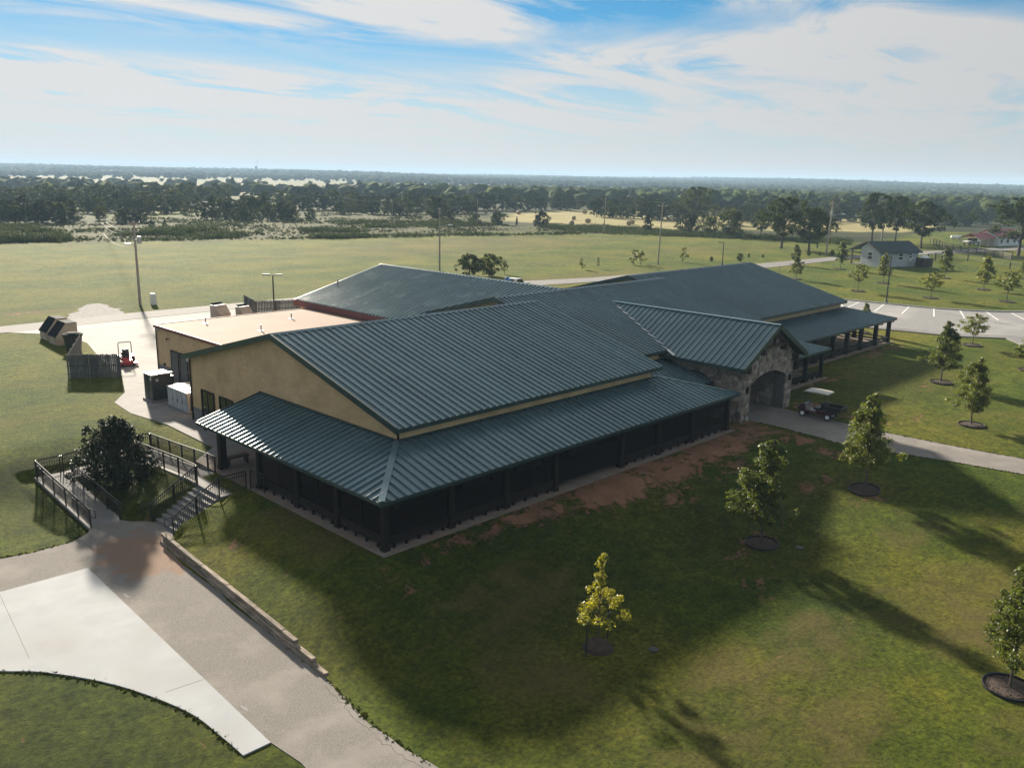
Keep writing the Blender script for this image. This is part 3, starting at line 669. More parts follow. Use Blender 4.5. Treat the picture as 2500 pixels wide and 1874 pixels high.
# flat roofed annex
part(MB().box(28.8, 44.0, 53.0, 67.5, -.3, 3.86), 'wall', 'wall')
fr = part(MB().box(28.7, 44.4, 52.0, 67.6, 3.865, 4.0), 'roof', 'flat')
part(MB().bar((28.66, 52.0, 3.93), (28.66, 67.64, 3.93), .07, .22).bar((28.7, 67.64, 3.93), (43.0, 67.64, 3.93), .07, .22), 'parapet_trim', 'redtrim', fr)
part(MB().box(28.785, 28.80, 53.3, 67.5, -.1, .9), 'wainscot', 'wains')
for x, y in ((32.05, 65.7), (33.7, 60.0), (38.5, 63.5)):
    part(MB().lathe((x, y, 4.0), [(.28, 0), (.26, .03), (.05, .05), (.05, .42), (.08, .44), (.08, .48)], 10), 'vent_pipe', 'galv', fr)
for ya, yb in ((63.85, 65.0), (62.35, 63.5)):
    d = part(MB().box(28.74, 28.80, ya, yb, .04, 2.3), 'door', 'door')
    part(MB().box(28.72, 28.775, ya - .07, ya, 0, 2.38).box(28.72, 28.775, yb, yb + .07, 0, 2.38).box(28.72, 28.775, ya, yb, 2.3, 2.38), 'door_frame', 'bronze', d)
    part(MB().tube((28.74, ya + .12, 1.05), (28.66, ya + .12, 1.05), .035), 'handle', 'galv', d)
part(MB().lathe((28.78, 62.1, 2.05), [(.17, 0), (.17, -.07), (.12, -.15), (.0001, -.17)], 14, 'x'), 'wall_lamp', 'cream')
part(MB().lathe((28.78, 66.98, 3.72), [(.13, 0), (.13, -.09), (.08, -.16), (.0001, -.17)], 12, 'x'), 'wall_lamp', 'cream')
part(MB().path([(28.78, 65.3, 3.15), (28.6, 65.25, 3.25), (28.5, 65.1, 3.22), (28.45, 65.0, 3.1)], .035), 'conduit', 'bronze')
part(MB().box(28.72, 28.785, 66.2, 66.5, .95, 1.1), 'tap_box', 'bronze')
part(MB().tube((28.72, 67.42, 0), (28.72, 67.42, 3.8), .05), 'downpipe', 'bronze')

# windows and grey base course in the near gable wall
part(MB().box(24.785, 24.80, 44.6, 53.4, -.1, .93), 'wainscot', 'wains')
part(MB().tube((24.74, 53.32, 0), (24.74, 53.32, 4.1), .05), 'downpipe', 'bronze')
for ya, yb in ((50.25, 51.93), (47.86, 49.55), (45.6, 47.22)):
    w = part(MB().box(24.70, 24.775, ya, yb, 2.27, 2.36).box(24.70, 24.775, ya, ya + .09, .2, 2.27).box(24.70, 24.775, yb - .09, yb, .2, 2.27).box(24.70, 24.775, ya, yb, .11, .2), 'window', 'bronze')
    part(MB().box(24.745, 24.785, ya + .09, yb - .09, .2, 2.27), 'pane', 'glass', w)
    part(MB().box(24.72, 24.742, ya + .82, ya + .88, .2, 2.27), 'mullion', 'bronze', w)

# ---- porches: lean-to roofs
XL, YF, ZL, WD = 20.9, 28.0, 2.485, 3.87; ZT = ZL + WD * TP
def lean_front(x0, x1, hipL, hipR, yf, joined, ret=0.0, pitch=.46):
    """front lean-to between eave corners x0..x1; hips rise at 45 degrees where asked; ret = length of the return on the right"""
    L = math.hypot(WD, ZT - ZL); c, s = WD / L, (ZT - ZL) / L
    a = x0 + (WD if hipL else 0); b = x1 - (WD if hipR else 0)
    d = MB(); t = .20
    q = [(x0, yf, ZL), (x1, yf, ZL), (b, yf + WD, ZT), (a, yf + WD, ZT)]
    d.add(q + [(x, y, z - t) for x, y, z in q], [(0, 1, 2, 3), (7, 6, 5, 4), (0, 4, 5, 1), (1, 5, 6, 2), (2, 6, 7, 3), (3, 7, 4, 0)])
    if ret:
        q = [(x1, yf, ZL), (x1, yf + WD + ret, ZL), (b, yf + WD + ret, ZT), (b, yf + WD, ZT)]
        d.add(q + [(x, y, z - t) for x, y, z in q], [(0, 1, 2, 3), (7, 6, 5, 4), (0, 4, 5, 1), (1, 5, 6, 2), (2, 6, 7, 3), (3, 7, 4, 0)])
    o = part(d, 'porch_roof', 'roofdark')
    W0 = x1 - x0
    def vm(u):
        v = L
        if hipL: v = min(v, u / WD * L)
        if hipR: v = min(v, (W0 - u) / WD * L)
        return v - .02
    slope_panels(o, (x0, yf, ZL), (1, 0, 0), (0, c, s), W0, lambda u: -.04, vm, pitch, joined=joined, seed=int(yf))
    if ret:
        slope_panels(o, (x1, yf, ZL), (0, 1, 0), (-c, 0, s), WD + ret, lambda u: -.04, lambda u: min(L, u / WD * L) - .02, pitch, joined=True)
        part(MB().bar((x1 - .03, yf + .03, ZL + .05), (b, yf + WD, ZT + .05), .22, .05), 'hip_cap', 'roof', o)
    part(MB().box(x0 - .05, x1 + .05, yf - .09, yf - .032, ZL - .14, ZL + .012), 'gutter', 'roofdark', o)
    part(MB().box(a, b, yf + WD - .10, yf + WD - .02, ZT - .02, ZT + .11), 'flashing', 'roofdark', o)
    return o
pr = lean_front(XL, 49.77, True, True, YF, False, ret=3.0)
L = math.hypot(WD, ZT - ZL); c, s = WD / L, (ZT - ZL) / L
yl = 44.55
q = [(XL, YF, ZL), (XL + WD, YF + WD, ZT), (XL + WD, yl, ZT), (XL, yl, ZL)]
po = part(MB().add(q + [(x, y, z - .2) for x, y, z in q], [(0, 1, 2, 3), (7, 6, 5, 4), (0, 4, 5, 1), (1, 5, 6, 2), (2, 6, 7, 3), (3, 7, 4, 0)]), 'porch_roof', 'roofdark')
slope_panels(po, (XL, yl, ZL), (0, -1, 0), (c, 0, s), yl - YF, lambda u: -.04, lambda u: min(L, (yl - YF - u) / WD * L) - .02, .46, seed=3)
part(MB().bar((XL + .02, YF + .02, ZL + .055), (XL + WD, YF + WD, ZT + .06), .30, .05), 'hip_cap', 'roof', po)
part(MB().box(XL - .09, XL - .032, YF - .05, yl + .03, ZL - .14, ZL + .012), 'gutter', 'roofdark', po)
part(MB().box(XL + WD - .10, XL + WD - .02, YF + WD, yl, ZT - .02, ZT + .11), 'flashing', 'roofdark', po)
part(MB().add([(XL, yl + .01, ZL - .24), (XL + WD, yl + .01, ZT - .24), (XL + WD, yl + .01, ZT + .07), (XL, yl + .01, ZL + .07), (XL, yl + .06, ZL - .24), (XL + WD, yl + .06, ZT - .24), (XL + WD, yl + .06, ZT + .07), (XL, yl + .06, ZL + .07)],
     [(0, 1, 2, 3), (7, 6, 5, 4), (0, 4, 5, 1), (1, 5, 6, 2), (2, 6, 7, 3), (3, 7, 4, 0)]), 'rake_trim', 'roofdark', po)
part(MB().tube((XL + .25, yl - .45, ZL - .3), (XL + .25, yl - .45, ZL - .42), .13, .1, 8), 'lamp', 'darkmetal', po)
lean_front(45.4, 69.45, False, True, YF + 3.04, True, ret=3.0)
lean_front(65.6, 90.9, False, True, YF + 6.02, True, ret=12)

# porch floors, posts, rails and screens
part(MB().prism([(20.95, 27.95), (49.6, 27.95), (49.6, 34), (24.8, 34), (24.8, 45.2), (20.95, 45.2)], 'z', -.6, .04), 'porch_floor', 'porchfloor')
part(MB().box(49.6, 69.4, 30.95, 35, -.5, .045), 'porch_floor', 'porchfloor')
part(MB().box(69.4, 90.8, 33.95, 38, -.5, .04), 'porch_floor', 'porchfloor')
part(MB().box(86, 90.8, 38, 52, -.5, .042), 'porch_floor', 'porchfloor')
def post(x, y, w=.26, h=ZL - .05): return part(MB().box(x - w / 2, x + w / 2, y - w / 2, y + w / 2, .03, h + .1).box(x - w / 2 - .04, x + w / 2 + .04, y - w / 2 - .04, y + w / 2 + .04, .03, .22), 'post', 'bronze')
def bay(p, q, screen=True, kick=True, top=True):
    """one screened bay between two posts: rails, kick board on short feet, dark insect screen"""
    (x0, y0), (x1, y1) = p, q; d = Vector((x1 - x0, y1 - y0)); ln = d.length; d.normalize(); n = Vector((-d.y, d.x))
    A = (x0 + d.x * .13, y0 + d.y * .13); B = (x1 - d.x * .13, y1 - d.y * .13)
    def bar(z, w, h, m='rail', nm='bronze'): part(MB().bar((A[0], A[1], z), (B[0], B[1], z), w, h), m, nm)
    if top: bar(2.02, .07, .07); bar(ZL - .22, .12, .22, 'beam')
    if kick:
        bar(.40, .05, .34, 'kick_board'); bar(.62, .10, .06)
        k = max(2, int(ln / .75))
        for i in range(k):
            t = (i + .5) / k; cx, cy = A[0] + (B[0] - A[0]) * t - n.x * .02, A[1] + (B[1] - A[1]) * t - n.y * .02
            part(MB().box(cx - .05, cx + .05, cy - .05, cy + .05, .04, .225), 'foot_block', 'bronze')
    if screen:
        part(MB().bar((A[0], A[1], 1.42), (B[0], B[1], 1.42), .012, 1.6), 'screen', 'screen')
        m = MB()
        k = max(1, int(round(ln / 1.8)))
        for i in range(1, k):
            cx, cy = A[0] + (B[0] - A[0]) * i / k, A[1] + (B[1] - A[1]) * i / k; m.bar((cx, cy, .65), (cx, cy, 2.3), .05, .05)
        if k > 1: part(m, 'stile', 'bronze')
fx = [21.4, 25.2, 28.8, 32.4, 38.0, 41.5, 45.1, 49.2]
for x in fx: post(x, 28.45)
for i in range(7):
    if i == 3: part(MB().bar((fx[i], 28.45, ZL - .22), (fx[i + 1], 28.45, ZL - .22), .12, .22), 'beam', 'bronze'); part(MB().bar((fx[i], 28.45, 2.02), (fx[i + 1], 28.45, 2.02), .07, .07), 'rail', 'bronze'); part(MB().bar((fx[i] + .15, 28.45, 1.3), (fx[i + 1] - .15, 28.45, 1.3), .012, 1.9), 'screen', 'screen')  # open bay: the dark sheet is added to stand for shade inside
    else: bay((fx[i], 28.45), (fx[i + 1], 28.45))
ly = [28.45, 32.0, 35.4, 39.0]
for y in ly[1:]: post(21.45, y)
post(21.5, 43.1, .36)
for i in range(3): bay((21.45, ly[i + 1]), (21.45, ly[i]))
part(MB().bar((21.45, 39.1, ZL - .22), (21.45, yl - .3, ZL - .22), .12, .22), 'beam', 'bronze')
for x in (49.25, 66.2, 69.05): post(x, 31.5 if x > 50 else 31.0)
post(62.6, 31.5)
for p, q in (((66.2, 31.5), (69.05, 31.5)), ((62.6, 31.5), (66.2, 31.5)), ((59.0, 31.5), (62.6, 31.5))): bay(p, q, screen=False, top=True)
part(MB().bar((49.25, 31.5, ZL - .22), (69.05, 31.5, ZL - .22), .12, .22), 'beam', 'bronze')
cx_ = [70.4, 74.0, 77.6, 80.6, 83.7, 87.2, 90.4]
for x in cx_: post(x, 34.5, .34)
for y in (38, 41.5, 45): post(90.4, y, .34)
part(MB().bar((69.5, 34.5, ZL - .22), (90.6, 34.5, ZL - .22), .14, .26).bar((90.4, 34.4, ZL - .22), (90.4, 50, ZL - .22), .14, .26), 'beam', 'bronze')
for i in range(6): bay((cx_[i], 34.5), (cx_[i + 1], 34.5), screen=i < 2, top=False, kick=i < 2)
for a, b in (((77.7, 34.5), (80.5, 34.5)), ((80.7, 34.5), (83.6, 34.5)), ((83.8, 34.5), (87.0, 34.5)), ((87.3, 34.5), (90.3, 34.5)), ((90.4, 34.7), (90.4, 37.8)), ((90.4, 38.2), (90.4, 41.4)), ((90.4, 41.6), (90.4, 44.9))):
    part(MB().bar((a[0], a[1], .52), (b[0], b[1], .52), .36, .10).bar((a[0], a[1], .22), (b[0], b[1], .22), .12, .14), 'bench_rail', 'bronze')
part(MB().path([(90.5, 34.0, ZL - .1), (90.1, 34.0, ZL - .3), (89.8, 34.3, ZL - .3)], .05), 'downpipe', 'bronze')
part(MB().path([(87.6, 34.0, ZL - .1), (87.4, 34.0, ZL - .3), (87.2, 34.3, ZL - .3)], .05), 'downpipe', 'bronze')
# dark doors and windows in the wall at the back of the porch
for xa, xb in ((27, 28.9), (31, 32.9), (35, 37.2), (40, 41.9)):
    w = part(MB().box(xa, xb, 31.72, 31.797, .1, 2.2), 'window', 'bronze'); part(MB().box(xa + .1, xb - .1, 31.70, 31.718, .2, 2.1), 'pane', 'glass', w)
part(MB().box(24.8, 45.1, 31.78, 31.796, -.1, .93), 'wainscot', 'wains')
part(MB().box(24.96, 24.98 - .01, 31.9, 31.95, 3.5, 4.1).box(24.76, 24.84, 31.76, 31.84, ZT, 4.15), 'corner_trim', 'bronze')

# ---- stone entrance porch
PX0, PX1, PY = 51.4, 58.2, 28.7; PXC, PZR, PZE = 54.72, 6.4, 3.97; PHW = 4.36; PK = (PZR - PZE) / PHW
def arch_cols(u0, u1, a0, a1, spring, rise, top, n=14):
    """(u, z_low, z_high) columns of a wall with one segmental arch"""
    us = [u0, a0 - 1e-3] + [a0 + (a1 - a0) * i / n for i in range(n + 1)] + [a1 + 1e-3, u1]
    out = []
    for u in us:
        z = -.3
        if a0 - 1e-6 <= u <= a1 + 1e-6:
            t = (u - a0) / (a1 - a0) * 2 - 1; z = spring + rise * (1 - t * t)
        out.append((u, z, top(u)))
    return out
def arch_wall(cols, w0, w1, axis):
    mb = MB()
    for (u0, a0, b0), (u1, a1, b1) in zip(cols, cols[1:]):
        if abs(u1 - u0) < .01: 
            continue
        pts = [(u0, a0), (u1, a1), (u1, b1), (u0, b0)]
        mb.prism(pts, 'y' if axis == 'x' else 'x', w0, w1)
    return mb
def gtop(x): return PZR - PK * abs(x - PXC) - .34
gcols = arch_cols(PX0, PX1, 52.38, 57.28, 2.5, .62, gtop)
# split the gable at its peak so the top follows both slopes
gc2 = []
for a, b in zip(gcols, gcols[1:]):
    gc2.append(a)
    if a[0] < PXC < b[0]: t = (PXC - a[0]) / (b[0] - a[0]); gc2.append((PXC, a[1] + (b[1] - a[1]) * t, gtop(PXC)))
gc2.append(gcols[-1])
pf = part(arch_wall(gc2, PY, PY + .85, 'x'), 'stone_wall', 'mortar')
scols = arch_cols(PY + .852, 34.7, 30.8, 34.0, 2.35, .7, lambda y: PZE - .25)
pls = part(arch_wall(scols, PX0, PX0 + .8, 'y'), 'stone_wall', 'mortar')
prs = part(arch_wall(scols, PX1 - .8, PX1, 'y'), 'stone_wall', 'mortar')

def clip(poly, px, py, nx, ny):
    """keep the side of the polygon where (p - P).n <= 0"""
    out = []
    for i in range(len(poly)):
        a, b = poly[i - 1], poly[i]
        da = (a[0] - px) * nx + (a[1] - py) * ny; db = (b[0] - px) * nx + (b[1] - py) * ny
        if (da <= 0) != (db <= 0):
            t = da / (da - db); out.append((a[0] + (b[0] - a[0]) * t, a[1] + (b[1] - a[1]) * t))
        if db <= 0: out.append(b)
    return out
def stones(parent, u0, u1, z0, z1, inside, clips, to3, size, seed, depth=.07):
    """irregular fieldstones: cells round jittered seeds, trimmed to the wall outline, each a solid of its own"""
    r = random.Random(seed); S = []
    nu, nz = int((u1 - u0) / size), int((z1 - z0) / (size * 1.05))
    for j in range(-1, nz + 1):
        for i in range(-1, nu + 1):
            S.append((u0 + (i + .5 + (.5 if j % 2 else 0) + r.uniform(-.42, .42)) * size, z0 + (j + .5 + r.uniform(-.42, .42)) * size * 1.05))
    for k, (su, sz) in enumerate(S):
        poly = [(su - 1.2 * size, sz - 1.2 * size), (su + 1.2 * size, sz - 1.2 * size), (su + 1.2 * size, sz + 1.2 * size), (su - 1.2 * size, sz + 1.2 * size)]
        for m, (ou, oz) in enumerate(S):
            if m == k: continue
            du, dz = ou - su, oz - sz; dd = math.hypot(du, dz)
            if dd > 2.6 * size: continue
            g = .012 / dd
            poly = clip(poly, su + du * (.5 - g), sz + dz * (.5 - g), du, dz)
            if len(poly) < 3: break
        if len(poly) < 3: continue
        for px, pz, nx, nz_ in clips(su, sz): 
            poly = clip(poly, px, pz, nx, nz_)
            if len(poly) < 3: break
        if len(poly) < 3: continue
        cu = sum(p[0] for p in poly) / len(poly); cz = sum(p[1] for p in poly) / len(poly)
        if not inside(cu, cz): continue
        area = abs(sum(poly[i - 1][0] * poly[i][1] - poly[i][0] * poly[i - 1][1] for i in range(len(poly)))) / 2
        if area < .012: continue
        h = depth * r.uniform(.55, 1.25); n = len(poly)
        inn = [(cu + (a - cu) * .86, cz + (b - cz) * .86) for a, b in poly]
        vs = [to3(a, b, -.02) for a, b in poly] + [to3(a, b, h * .7) for a, b in poly] + [to3(a, b, h + r.uniform(-.012, .012)) for a, b in inn]
        fs = []
        for i in range(n):
            j = (i + 1) % n; fs += [(i, j, n + j, n + i), (n + i, n + j, 2 * n + j, 2 * n + i)]
        fs.append(tuple(range(2 * n, 3 * n)))
        part(MB().add(vs, fs), 'stone', r.choices(STONE_MATS, (4, 3, 3, 1.4, 2))[0], parent)
def arch_clip(a0, a1, spring, rise):
    def f(u, z):
        t = (u - a0) / (a1 - a0) * 2 - 1; out = []
        if abs(t) >= 1 or z < spring:
            if z < spring + rise * .3:
                out.append((a0, 0, 1, 0) if u < (a0 + a1) / 2 else (a1, 0, -1, 0))
        if abs(t) < 1.25 and z >= spring - .1:
            tt = max(-1, min(1, t)); zb = spring + rise * (1 - tt * tt); sl = -2 * tt * rise * 2 / (a1 - a0)
            out.append(((a0 + a1) / 2 + tt * (a1 - a0) / 2, zb, sl, -1))
        return out
    return f
def arch_in(a0, a1, spring, rise):
    def f(u, z):
        t = (u - a0) / (a1 - a0) * 2 - 1
        return not (abs(t) < 1 and z < spring + rise * (1 - t * t) - .02)
    return f
ac = arch_clip(52.38, 57.28, 2.5, .62); ai = arch_in(52.38, 57.28, 2.5, .62)
stones(pf, PX0, PX1, 0, 6.0, lambda u, z: ai(u, z) and z < gtop(u),
       lambda u, z: ac(u, z) + [(PX0, 0, -1, 0), (PX1, 0, 1, 0), (0, 0, 0, -1), (PXC, gtop(PXC), PK, 1), (PXC, gtop(PXC), -PK, 1)],
       lambda u, z, h: (u, PY - h, z), .31, 11)
sc = arch_clip(30.8, 34.0, 2.35, .7); si = arch_in(30.8, 34.0, 2.35, .7)
stones(pls, PY, 34.6, 0, PZE - .25, lambda u, z: si(u, z),
       lambda u, z: sc(u, z) + [(PY, 0, -1, 0), (34.6, 0, 1, 0), (0, 0, 0, -1), (0, PZE - .25, 0, 1)],
       lambda u, z, h: (PX0 - h, u, z), .34, 12)
stones(prs, PY, 34.6, 0, PZE - .25, lambda u, z: si(u, z) and u < 31.2,
       lambda u, z: sc(u, z) + [(PY + .02, 0, -1, 0), (34.6, 0, 1, 0), (0, 0, 0, -1), (0, PZE - .25, 0, 1)],
       lambda u, z, h: (57.4 - h, u, z), .40, 13)
# roof over it
yv = lambda z: 34.44 + (z - ZE) / TP
pd = MB(); y_f = 28.1; yb_e, yb_r = 34.9, yv(PZR)
q = [(PXC - PHW, y_f, PZE), (PXC, y_f, PZR), (PXC + PHW, y_f, PZE), (PXC + PHW, yb_e, PZE), (PXC, yb_r, PZR), (PXC - PHW, yb_e, PZE)]
n6 = len(q)
pd.add(q + [(x, y, z - .24) for x, y, z in q], [(0, 1, 4, 5), (1, 2, 3, 4), (6, 11, 10, 7), (7, 10, 9, 8), (0, 6, 7, 1), (1, 7, 8, 2), (2, 8, 9, 3), (5, 11, 6, 0), (3, 9, 10, 4), (4, 10, 11, 5)])
pro = part(pd, 'roof', 'roofdark')
LP = math.hypot(PHW, PZR - PZE); cP, sP = PHW / LP, (PZR - PZE) / LP
def vlo(u):
    y = y_f + u; zB = ZE + TP * (y - 34.44)
    return -.04 if zB < PZE else (zB - PZE) / sP
slope_panels(pro, (PXC - PHW, y_f, PZE), (0, 1, 0), (cP, 0, sP), yb_r - y_f, vlo, lambda u: max(LP - .05, vlo(u)), .46, rib=.09, seed=5)
slope_panels(pro, (PXC + PHW, y_f, PZE), (0, 1, 0), (-cP, 0, sP), yb_r - y_f, vlo, lambda u: max(LP - .05, vlo(u)), .46, rib=.09, joined=True, seed=6)
part(MB().bar((PXC, y_f - .03, PZR + .03), (PXC, yb_r, PZR + .03), .34, .07), 'ridge_cap', 'roof', pro)
part(MB().bar((PXC - PHW, yv(PZE) + .3, PZE + .07), (PXC, yb_r, PZR + .03), .22, .05).bar((PXC + PHW, yv(PZE) + .3, PZE + .07), (PXC, yb_r, PZR + .03), .22, .05), 'valley_flashing', 'galv', pro)
for sx in (-1, 1):
    part(MB().bar((PXC + sx * (PHW + .03), y_f - .035, PZE - .13), (PXC + sx * .03, y_f - .035, PZR - .11), .07, .30, up=(0, 0, 1)), 'barge_board', 'roofdark', pro)
    part(MB().bar((PXC + sx * (PHW + .03), y_f, PZE - .10), (PXC + sx * (PHW + .03), 34.4, PZE - .10), .10, .18), 'gutter', 'roofdark', pro)
# timber truss in the gable
tr = MB().bar((PXC - 1.75, y_f + .3, 4.95), (PXC + 1.75, y_f + .3, 4.95), .16, .20).bar((PXC, y_f + .3, 4.95), (PXC, y_f + .3, PZR - .3), .15, .15)
for sx in (-1, 1):
    tr.bar((PXC + sx * 1.6, y_f + .3, 4.98), (PXC, y_f + .3, 6.0), .16, .18)
part(tr, 'truss', 'wood')
for sx, zz in ((-1.5, 4.75), (1.5, 4.75), (-3.3, 3.72), (3.3, 3.72)):
    part(MB().box(PXC + sx - .13, PXC + sx + .13, y_f + .1, PY + .3, zz - .25, zz + .25), 'bracket', 'wood')
for xx in (51.86, 57.75):
    part(MB().box(xx - .09, xx + .09, PY - .20, PY - .03, 2.05, 2.4).box(xx - .05, xx + .05, PY - .16, PY, 2.4, 2.48), 'lantern', 'bronze')
part(MB().box(52.3, 57.3, PY + .9, 34.6, PZE - .5, PZE - .42), 'ceiling', 'wood')
part(MB().box(53.2, 56.4, 34.66, 34.78, 0.05, 2.5), 'door', 'bronze')

# ------------------------------------------------------------------ ramp, stairs, railings, timber edging
def ramp_z(x, y):
    if x > 19.2: return -.06 - (min(max(y, 43), 51) - 43) / 8 * .55
    if y > 49.6 and x > 15.95: return -.61 - (19.5 - min(x, 19.5)) / 3.6 * .29
    return -1.5 + (min(max(y, 43), 51) - 43.1) / 7.9 * .6
rp = thing('access_ramp', 'pale concrete access ramp folding round the dark holly', 'ramp', (14.4, 43.1, -1.5))
def rampseg(pts_l, pts_r, th=.28):
    n = len(pts_l); v = [(x, y, ramp_z(x, y)) for x, y in pts_l] + [(x, y, ramp_z(x, y)) for x, y in pts_r]
    v += [(x, y, z - th) for x, y, z in v]; m = 2 * n; fs = []
    for i in range(n - 1):
        fs += [(i, i + 1, n + i + 1, n + i), (m + i, m + n + i, m + n + i + 1, m + i + 1), (i, m + i, m + i + 1, i + 1), (n + i, n + i + 1, m + n + i + 1, m + n + i)]
    fs += [(0, n, m + n, m), (n - 1, m + n - 1, m + 2 * n - 1, 2 * n - 1)]
    return MB().add(v, fs)
rampseg([(14.35, 43.1), (14.35, 45.7), (14.35, 48.3), (14.35, 51.08)], [(15.95, 43.1), (15.95, 45.7), (15.95, 48.3), (15.95, 51.08)]).build('lower_run', MT['conc'], rp, (14.4, 43.1, -1.5))
MB().add([(15.955, 49.65, -.9), (19.43, 49.65, -.62), (19.43, 51.08, -.62), (15.955, 51.08, -.9), (15.955, 49.65, -1.3), (19.43, 49.65, -1.3), (19.43, 51.08, -1.3), (15.955, 51.08, -1.3)],
         [(0, 1, 2, 3), (7, 6, 5, 4), (0, 4, 5, 1), (1, 5, 6, 2), (2, 6, 7, 3), (3, 7, 4, 0)]).build('cross_run', MT['conc'], rp, (14.4, 43.1, -1.5))
rampseg([(19.435, 43.0), (19.435, 45.7), (19.435, 48.3), (19.435, 51.08)], [(20.94, 43.0), (20.94, 45.7), (20.94, 48.3), (20.94, 51.08)]).build('upper_run', MT['conc'], rp, (14.4, 43.1, -1.5))
MB().box(19.43, 20.94, 39.4, 42.99, -.9, -.06).build('landing', MT['conc'], rp, (14.4, 43.1, -1.5))
st = thing('stairs', 'straight flight of concrete steps from the porch landing to the lower path', 'stairs', (18.2, 40.8, -1.5))
for i in range(9):
    z1 = -.06 - i * .16; xa = 19.425 - (i + 1) * .285
    MB().box(xa, xa + .283, 39.55, 41.98, z1 - .16 - .5, z1 - .16).build('step', MT['conc'], st, (18.2, 40.8, -1.5), bevel=.02)

def railing(label, pts, loop=None, h=1.0, pick=.12, pick_r=.016):
    """pts: foot points (x, y, z); top rail, lower grab rail, bottom rail, posts and pickets"""
    o = pts[0]; t = thing('handrail', label, 'railing', o, 0, 'black railings of the ramp and stairs')
    up = Vector((0, 0, h)); P = [Vector(p) for p in pts]
    MB().path([p + up for p in P], .032, 8).build('top_rail', MT['rail'], t, o, smooth=False)
    MB().path([p + up * .80 + Vector((0, 0, 0)) for p in P], .022, 6).build('grab_rail', MT['rail'], t, o)
    MB().path([p + Vector((0, 0, .12)) for p in P], .018, 6).build('bottom_rail', MT['rail'], t, o)
    pk = MB()
    for a, b in zip(P, P[1:]):
        L_ = (b - a).length; k = max(1, int(round(L_ / 1.75)))
        for i in range(k + 1):
            if i == k and b is not P[-1]: continue
            q = a + (b - a) * (i / k); MB().box(q.x - .03, q.x + .03, q.y - .03, q.y + .03, q.z - .1, q.z + h).build('post', MT['rail'], t, o)
        n = int(L_ / pick)
        for i in range(1, n):
            q = a + (b - a) * (i / n); pk.tube(q + Vector((0, 0, .12)), q + up * .98, pick_r, None, 4, False)
    pk.build('baluster', MT['rail'], t, o, kind='stuff')
    for e, d in (loop or []):
        p = P[e]; d = Vector(d)
        MB().path([p + up, p + up + d * .9, p + up + d - Vector((0, 0, .08)), p + up * .62 + d + Vector((0, 0, .08)), p + up * .62 + d * .9, p + up * .62], .025, 8).build('end_loop', MT['rail'], t, o)
rz_ = ramp_z
railing('railing on the outer side of the lower ramp run beside the lawn', [(14.42, 50.95, -.9), (14.42, 49.9, -.98), (14.42, 43.2, -1.5)], [(2, (0.12, -.42, 0))])
railing('railing on the inner side of the lower ramp run, next to the holly', [(15.88, 49.72, -.99), (15.88, 43.3, -1.49)], [(1, (.05, -.3, 0))])
railing('short railing panel at the outer corner of the ramp turn', [(14.5, 51.0, -.9), (15.7, 51.0, -.9)])
railing('railing along the back of the ramp turn behind the holly', [(15.85, 51.0, -.9), (19.4, 51.0, -.62), (20.85, 51.0, -.61)])
railing('railing on the inner side of the ramp turn behind the holly', [(15.95, 49.75, -.9), (19.45, 49.75, -.62)])
railing('railing on the outer side of the upper ramp run beside the concrete yard', [(20.88, 50.9, -.6), (20.88, 49.9, -.54), (20.88, 43.6, -.10), (20.88, 42.75, -.06)])
railing('railing on the inner side of the upper ramp run above the dark grass', [(19.5, 49.7, -.52), (19.5, 44.2, -.14), (19.5, 42.05, -.06)])
railing('railing on the ramp side of the concrete stairs', [(19.42, 42.0, -.06), (16.95, 42.0, -1.5)], [(1, (-.42, 0, 0))])
railing('railing from the porch post down the lawn side of the concrete stairs', [(20.9, 39.5, -.06), (19.42, 39.5, -.06), (16.95, 39.5, -1.5)], [(2, (-.42, 0, 0))])
railing('short gate panel of railing between the porch posts', [(21.0, 39.2, .04), (21.2, 38.2, .04)])

# timber edging: three courses of old sleepers, stepping down towards the camera
te = thing('timber_edging', 'weathered grey timber sleeper edging along the asphalt path', 'retaining wall', (15.8, 32, -1.5))
yy = [39.3, 36.7, 34.1, 31.5, 28.95, 26.4, 25.2, 24.0]
for lvl, (ys_, off) in enumerate(((np.arange(39.2, 24.1, -2.55), 0), ([38.9, 36.3, 33.7, 31.1, 28.5, 26.0, 24.9], .03), ([39.2, 37.2, 34.6, 32.1, 29.55, 27.2, 26.2], .06))):
    ys_ = list(ys_); ys_ = ys_ + [24.0] if lvl == 0 else ys_
    for a, b in zip(ys_, ys_[1:]):
        if a - b < .3: continue
        r_ = random.Random(int(a * 10) + lvl); j = r_.uniform(-.018, .018)
        x0, x1 = float(wall_line(a)) + off + j, float(wall_line(b)) + off + j + r_.uniform(-.015, .015); z = -1.5 + .075 + lvl * .165
        MB().bar((x0, a - .012, z + r_.uniform(-.008, .008)), (x1, b + .012, z + r_.uniform(-.008, .008)), .20, .158).build('timber', MT['sleeper'], te, (15.8, 32, -1.5), bevel=.018)

